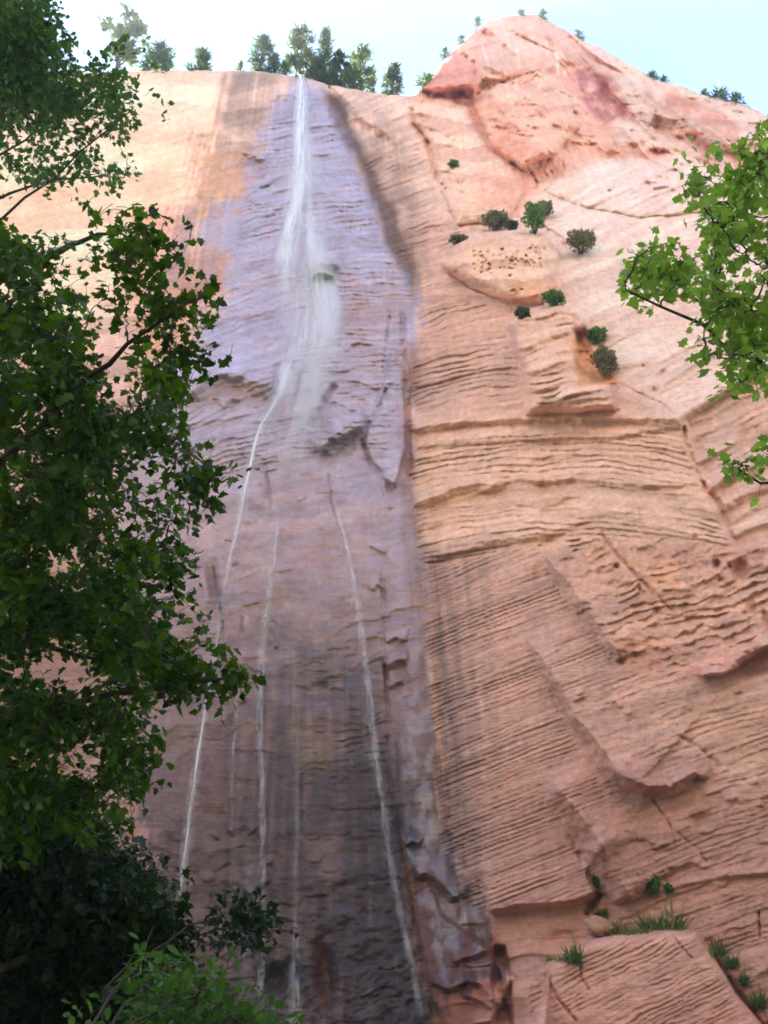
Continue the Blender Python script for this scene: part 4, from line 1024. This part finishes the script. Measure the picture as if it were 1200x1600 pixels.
rim_tree('shrub', 'rounded olive shrub at the foot of the narrow fir', 'shrub', 496, 32, 16, 'bush', L_JUN, 29, bare=0, behind=.8)
rim_tree('pine_tree', 'thin bluish pine between the fir and the pale tree on the rim', 'pine', 528, 44, 15, 'open', L_PINE, 30, bare=.1)
rim_tree('aspen_tree', 'pale loose leafed tree on the rim right of the waterfall', 'tree', 562, 66, 20, 'round', L_PALE, 31, n=1700, bare=.08)
rim_tree('shrub', 'low dark brush filling the gap left of the tallest bushy tree on the rim', 'shrub', 443, 17, 14, 'bush', L_JUN, 46, n=700, bare=0, behind=.7)
rim_tree('shrub', 'olive brush between the thin bluish pine and the pale loose tree on the rim', 'shrub', 546, 27, 15, 'bush', L_JUN, 47, n=900, bare=0, behind=.9)
rim_tree('shrub', 'dark low brush at the foot of the thin bluish pine on the rim', 'shrub', 517, 20, 13, 'bush', L_PINE, 48, n=700, bare=0, behind=.5)
rim_tree('shrub', 'small pale shrub on the rim right of the pale loose tree', 'shrub', 582, 22, 9, 'bush', L_PALE, 32, n=600, bare=0)
rim_tree('pine_tree', 'lone dark pine with visible trunk near where the rim meets the summit', 'pine', 611, 44, 15, 'round', L_PINE, 33, bare=.25, lean=.05)
for i, (px, h, w, lb, s) in enumerate(((697, 15, 7, 'small dark shrub lowest on the left ridge of the summit', 34), (722, 10, 6, 'tiny faint shrub midway up the left ridge of the summit', 35), (749, 14, 7, 'round dark shrub just below the summit on its left ridge', 36),
        (850, 12, 7, 'dark shrub perched at the summit top', 37), (816, 6, 6, 'flat wisp of brush on the summit crest', 44), (906, 8, 8, 'low shrub a little down the right ridge from the summit', 38), (1024, 8, 8, 'small dark shrub halfway down the right ridge', 39), (1040, 5, 7, 'tiny shrub just right of the halfway shrub on the ridge', 40),
        (1106, 8, 6, 'small shrub left of the ridge clump near the right foliage', 41), (1132, 14, 15, 'widest shrub clump on the right ridge', 42), (1156, 12, 10, 'shrub below the widest clump, beside the right foliage', 43), (668, 8, 14, 'pale brush in the notch between rim and summit', 45))):
    rim_tree('shrub', lb, 'shrub', px, h, w, 'bush', L_PALE if s == 45 else L_PINE, s, group='shrubs along the summit ridge', n=420, bare=0, behind=.3)

# --- plants on the cliff face
def ledge_plant(name, label, cat, px, py, wpx, hpx, mat, seed, n=700, shape=OVAL, size=.16, group='shrubs growing on the cliff face'):
    r = np.random.default_rng(seed)
    base = surf(np.array([px]), np.array([py + hpx * .5]))[0]
    t = float(project(base)[2]); rx = wpx * .5 * t / F; rz = hpx * .5 * t / F / .9
    root = empty(name, base); tag(root, label, cat, group)
    cen = P(np.array(px), np.array(py), np.array(t - rx * .45))
    st = MB(); cr = MB()
    ends = []
    for k in range(16):
        u = unit(r.normal(0, 1, 3)); u[1] = -abs(u[1]) * .6
        e = cen + u * np.array([rx, rx * .7, rz]) * .75; ends.append(e)
        st.tube(curve_pts(base + np.array([0, .15, 0]), e, .1 * rz, 6, .03 * rx, seed + k), np.linspace(.05 * rx + .01, .008, 6), 4)
    u = unit(r.normal(0, 1, (n, 3))); u[:, 1] = np.where(u[:, 1] > .3, -u[:, 1], u[:, 1])
    lump = 1 + .35 * np.sin(u[:, 0] * 5 + seed) * np.cos(u[:, 2] * 4 + seed)
    pos = cen + u * (r.random((n, 1)) ** .45) * lump[:, None] * np.array([rx, rx * .7, rz])
    leaves(cr, pos, u + np.array([0, 0, .5]) + r.normal(0, .5, (n, 3)), r.normal(0, 1, (n, 3)), r.uniform(.6, 1.3, n) * size, shape, r)
    st.build('stem', BARK, root); cr.build('foliage', mat, root, False)
    return root
for q in (('upper green shrub on the ledge above the pitted dome', 836, 340, 32, 52, L_GREEN, 51), ('dark shrub pressed against the right of the upper green shrub', 850, 328, 26, 24, L_SAGE, 52), ('grey low shrub at the left end of the ledge above the pitted dome', 776, 347, 42, 26, L_SAGE, 53),
          ('small round shrub between the grey low shrub and the green one', 800, 353, 15, 10, L_JUN, 54), ('round dark shrub alone on pale slickrock right of the pitted dome', 908, 379, 42, 36, L_SAGE, 55), ('feathery green shrub on top of the banded buttress', 866, 468, 30, 18, L_GREEN, 56),
          ('small blue green tuft at the left shoulder of the banded buttress', 817, 490, 18, 12, L_JUN, 57), ('light green shrub beside the orange alcove', 933, 525, 24, 20, L_GREEN, 58), ('drooping brown shrub hanging over the orange alcove', 945, 565, 34, 46, L_SAGE, 59),
          ('faint tuft on the wall high left of the pitted dome', 709, 257, 12, 9, L_GREEN, 60), ('sprig of pale green leaves above the front slab', 1020, 1383, 20, 26, L_GREEN, 61), ('little dark sprig right of the pale green sprig', 1045, 1389, 9, 10, L_GREEN, 62), ('moss clump in the dripping notch behind the fall', 506, 440, 34, 12, L_GREEN, 63), ('pale shrub on the slope above the left shoulder of the pitted dome', 716, 376, 24, 8, L_SAGE, 64), ('little plant in the dark crack left of the front slab', 932, 1376, 10, 16, L_GREEN, 65)):
    lb, px, py, w, h, mt, s = q
    ledge_plant('shrub', lb, 'shrub', px, py, w, h, mt, s, n=int(500 + 26 * w), size=(.15 if py < 700 else .075))

def grass_tuft(label, px, py, wpx, hpx, seed, n=240):
    r = np.random.default_rng(seed)
    base = surf(np.array([px]), np.array([py + 3]), .15)[0]; t = float(project(base)[2]); rx = wpx * .5 * t / F; hz = hpx * t / F
    root = empty('grass_tuft', base); tag(root, label, 'grass tuft', 'grass tufts along the ledges')
    xs = px + r.uniform(-.5, .5, n) * wpx; ys = py + r.uniform(0, 6, n)
    pos = P(xs, ys, surf_t(xs, ys) - .08)
    cr = MB(); leaves(cr, pos, np.array([0, -.35, .9]) + r.normal(0, .5, (n, 3)), r.normal(0, 1, (n, 3)), hz * r.gamma(4, .2, n), BLADE * np.array([.8, 1]), r)
    cr.build('foliage', L_GRASS, root, False)
for q in (('grass tuft at the left end of the front slab beside the pale boulder', 962, 1456, 44, 16, 71), ('long fringe of grass along the top edge of the front slab', 1035, 1448, 70, 22, 72), ('thin grass between the two clumps on the front slab', 998, 1455, 30, 9, 73), ('tall grass clump in the gap left of the front slab', 897, 1500, 20, 20, 74),
          ('sparse creeping grass left of the tall clump', 872, 1498, 36, 8, 75), ('grass at the upper end of the crack right of the front slab', 1122, 1490, 22, 18, 76), ('grass midway down the crack right of the front slab', 1142, 1508, 18, 16, 77), ('small grass tuft lower in the same crack', 1162, 1535, 12, 14, 78), ('lowest grass tuft in the crack near the frame edge', 1186, 1572, 18, 20, 79), ('short grass behind the pale boulder', 940, 1428, 20, 10, 80)):
    grass_tuft(*q)

# boulder lodged behind the slab
bc = surf(np.array([934]), np.array([1448]), .55)[0]
def boulder(name, label, c, rx, ry, rz, col, seed):
    u_, v_ = np.meshgrid(np.linspace(0, 2 * np.pi, 41)[:-1], np.linspace(0, np.pi, 22))
    n = np.stack([np.cos(u_) * np.sin(v_), np.sin(u_) * np.sin(v_), np.cos(v_)], -1)
    k = 1 + .55 * fbm(n[..., 0] * 1.7 + n[..., 2], n[..., 1] * 1.7 - n[..., 2] * .7, seed, 4) + .10 * np.abs(fbm(n[..., 0] * 5, n[..., 2] * 5 + n[..., 1] * 3, seed + 1, 3))
    p = n * k[..., None] * np.array([rx, ry, rz]) + c
    i = np.arange(p.shape[0] * p.shape[1]).reshape(p.shape[:2]); j = np.roll(i, -1, 1)
    f = np.stack([i[:-1], i[1:], j[1:], j[:-1]], -1).reshape(-1, 4)
    o = mesh_obj(name, p.reshape(-1, 3), f, np.full(len(f), 4), ROCK, None, True, {'rock': np.broadcast_to(lin(*col), (p.size // 3, 3)) * np.clip(1 + .2 * fbm(n[..., 0] * 4, n[..., 2] * 4, seed + 2, 3), .7, 1.3).reshape(-1, 1), 'wet': np.zeros(p.size // 3)})
    tag(o, label, 'boulder')
boulder('boulder', 'small pale boulder lodged at the left end of the front slab', bc, .36, .30, .25, (176,136,112), 61)

# ------------------------------------------------------------------ air
ZT = float(allv[..., 2].max()) + 14
hv = np.array([(x, y, z) for x in (-420, 420) for y in (-210, 420) for z in (-2.5, ZT)], float)
hf = [0,1,3,2, 4,6,7,5, 0,4,5,1, 2,3,7,6, 0,2,6,4, 1,5,7,3]
hm, nt, out = newmat('air'); pv = N(nt, 'ShaderNodeVolumePrincipled', Density=0.0013, Anisotropy=0.2); pv.inputs['Color'].default_value = (.97, .97, 1, 1); L(nt, pv, 0, out, 1)
hz = mesh_obj('haze', hv, hf, [4] * 6, hm); tag(hz, kind='stuff'); hz['label'] = 'pale haze and drifting spray in the canyon air'
# ------------------------------------------------------------------ camera, sky, sun
cam = bpy.data.cameras.new('camera'); co = bpy.data.objects.new('camera', cam); COL.objects.link(co)
co.location = CAM; co.rotation_euler = (math.radians(90) + PITCH, 0, 0)
cam.sensor_fit = 'VERTICAL'; cam.sensor_height = 36; cam.lens = 36 * F / 1600; cam.clip_end = 3000; cam.clip_start = .05
scene.camera = co

SUN_EL, SUN_AZ = math.radians(47), math.radians(-36)       # azimuth from +Y, negative = left
sd = Vector((math.sin(SUN_AZ) * math.cos(SUN_EL), math.cos(SUN_AZ) * math.cos(SUN_EL), math.sin(SUN_EL)))
sl = bpy.data.lights.new('sun', 'SUN'); so = bpy.data.objects.new('sun', sl); COL.objects.link(so)
sl.energy = 5.0; sl.angle = math.radians(.5); sl.color = (1, .95, .87)
so.rotation_euler = sd.to_track_quat('Z', 'Y').to_euler()
w = bpy.data.worlds.new('World'); scene.world = w; w.use_nodes = True
nt = w.node_tree; nt.nodes.clear()
wo = nt.nodes.new('ShaderNodeOutputWorld'); bg = nt.nodes.new('ShaderNodeBackground'); sk = nt.nodes.new('ShaderNodeTexSky')
sk.sky_type = 'NISHITA'; sk.sun_disc = False; sk.sun_elevation = SUN_EL; sk.sun_rotation = SUN_AZ; sk.air_density = 1.0; sk.dust_density = 0.05; sk.ozone_density = 1.3
bg.inputs[1].default_value = 0.085
nt.links.new(sk.outputs[0], bg.inputs[0]); nt.links.new(bg.outputs[0], wo.inputs[0])
vs = scene.view_settings; vs.view_transform = 'Standard'; vs.look = 'None'; vs.gamma = 1; vs.exposure = 2.75
scene.cycles.use_denoising = True
scene.cycles.max_bounces = 8; scene.cycles.transparent_max_bounces = 160; scene.cycles.diffuse_bounces = 4
scene.cycles.pixel_filter_type = 'BLACKMAN_HARRIS'; scene.cycles.filter_width = 1.7
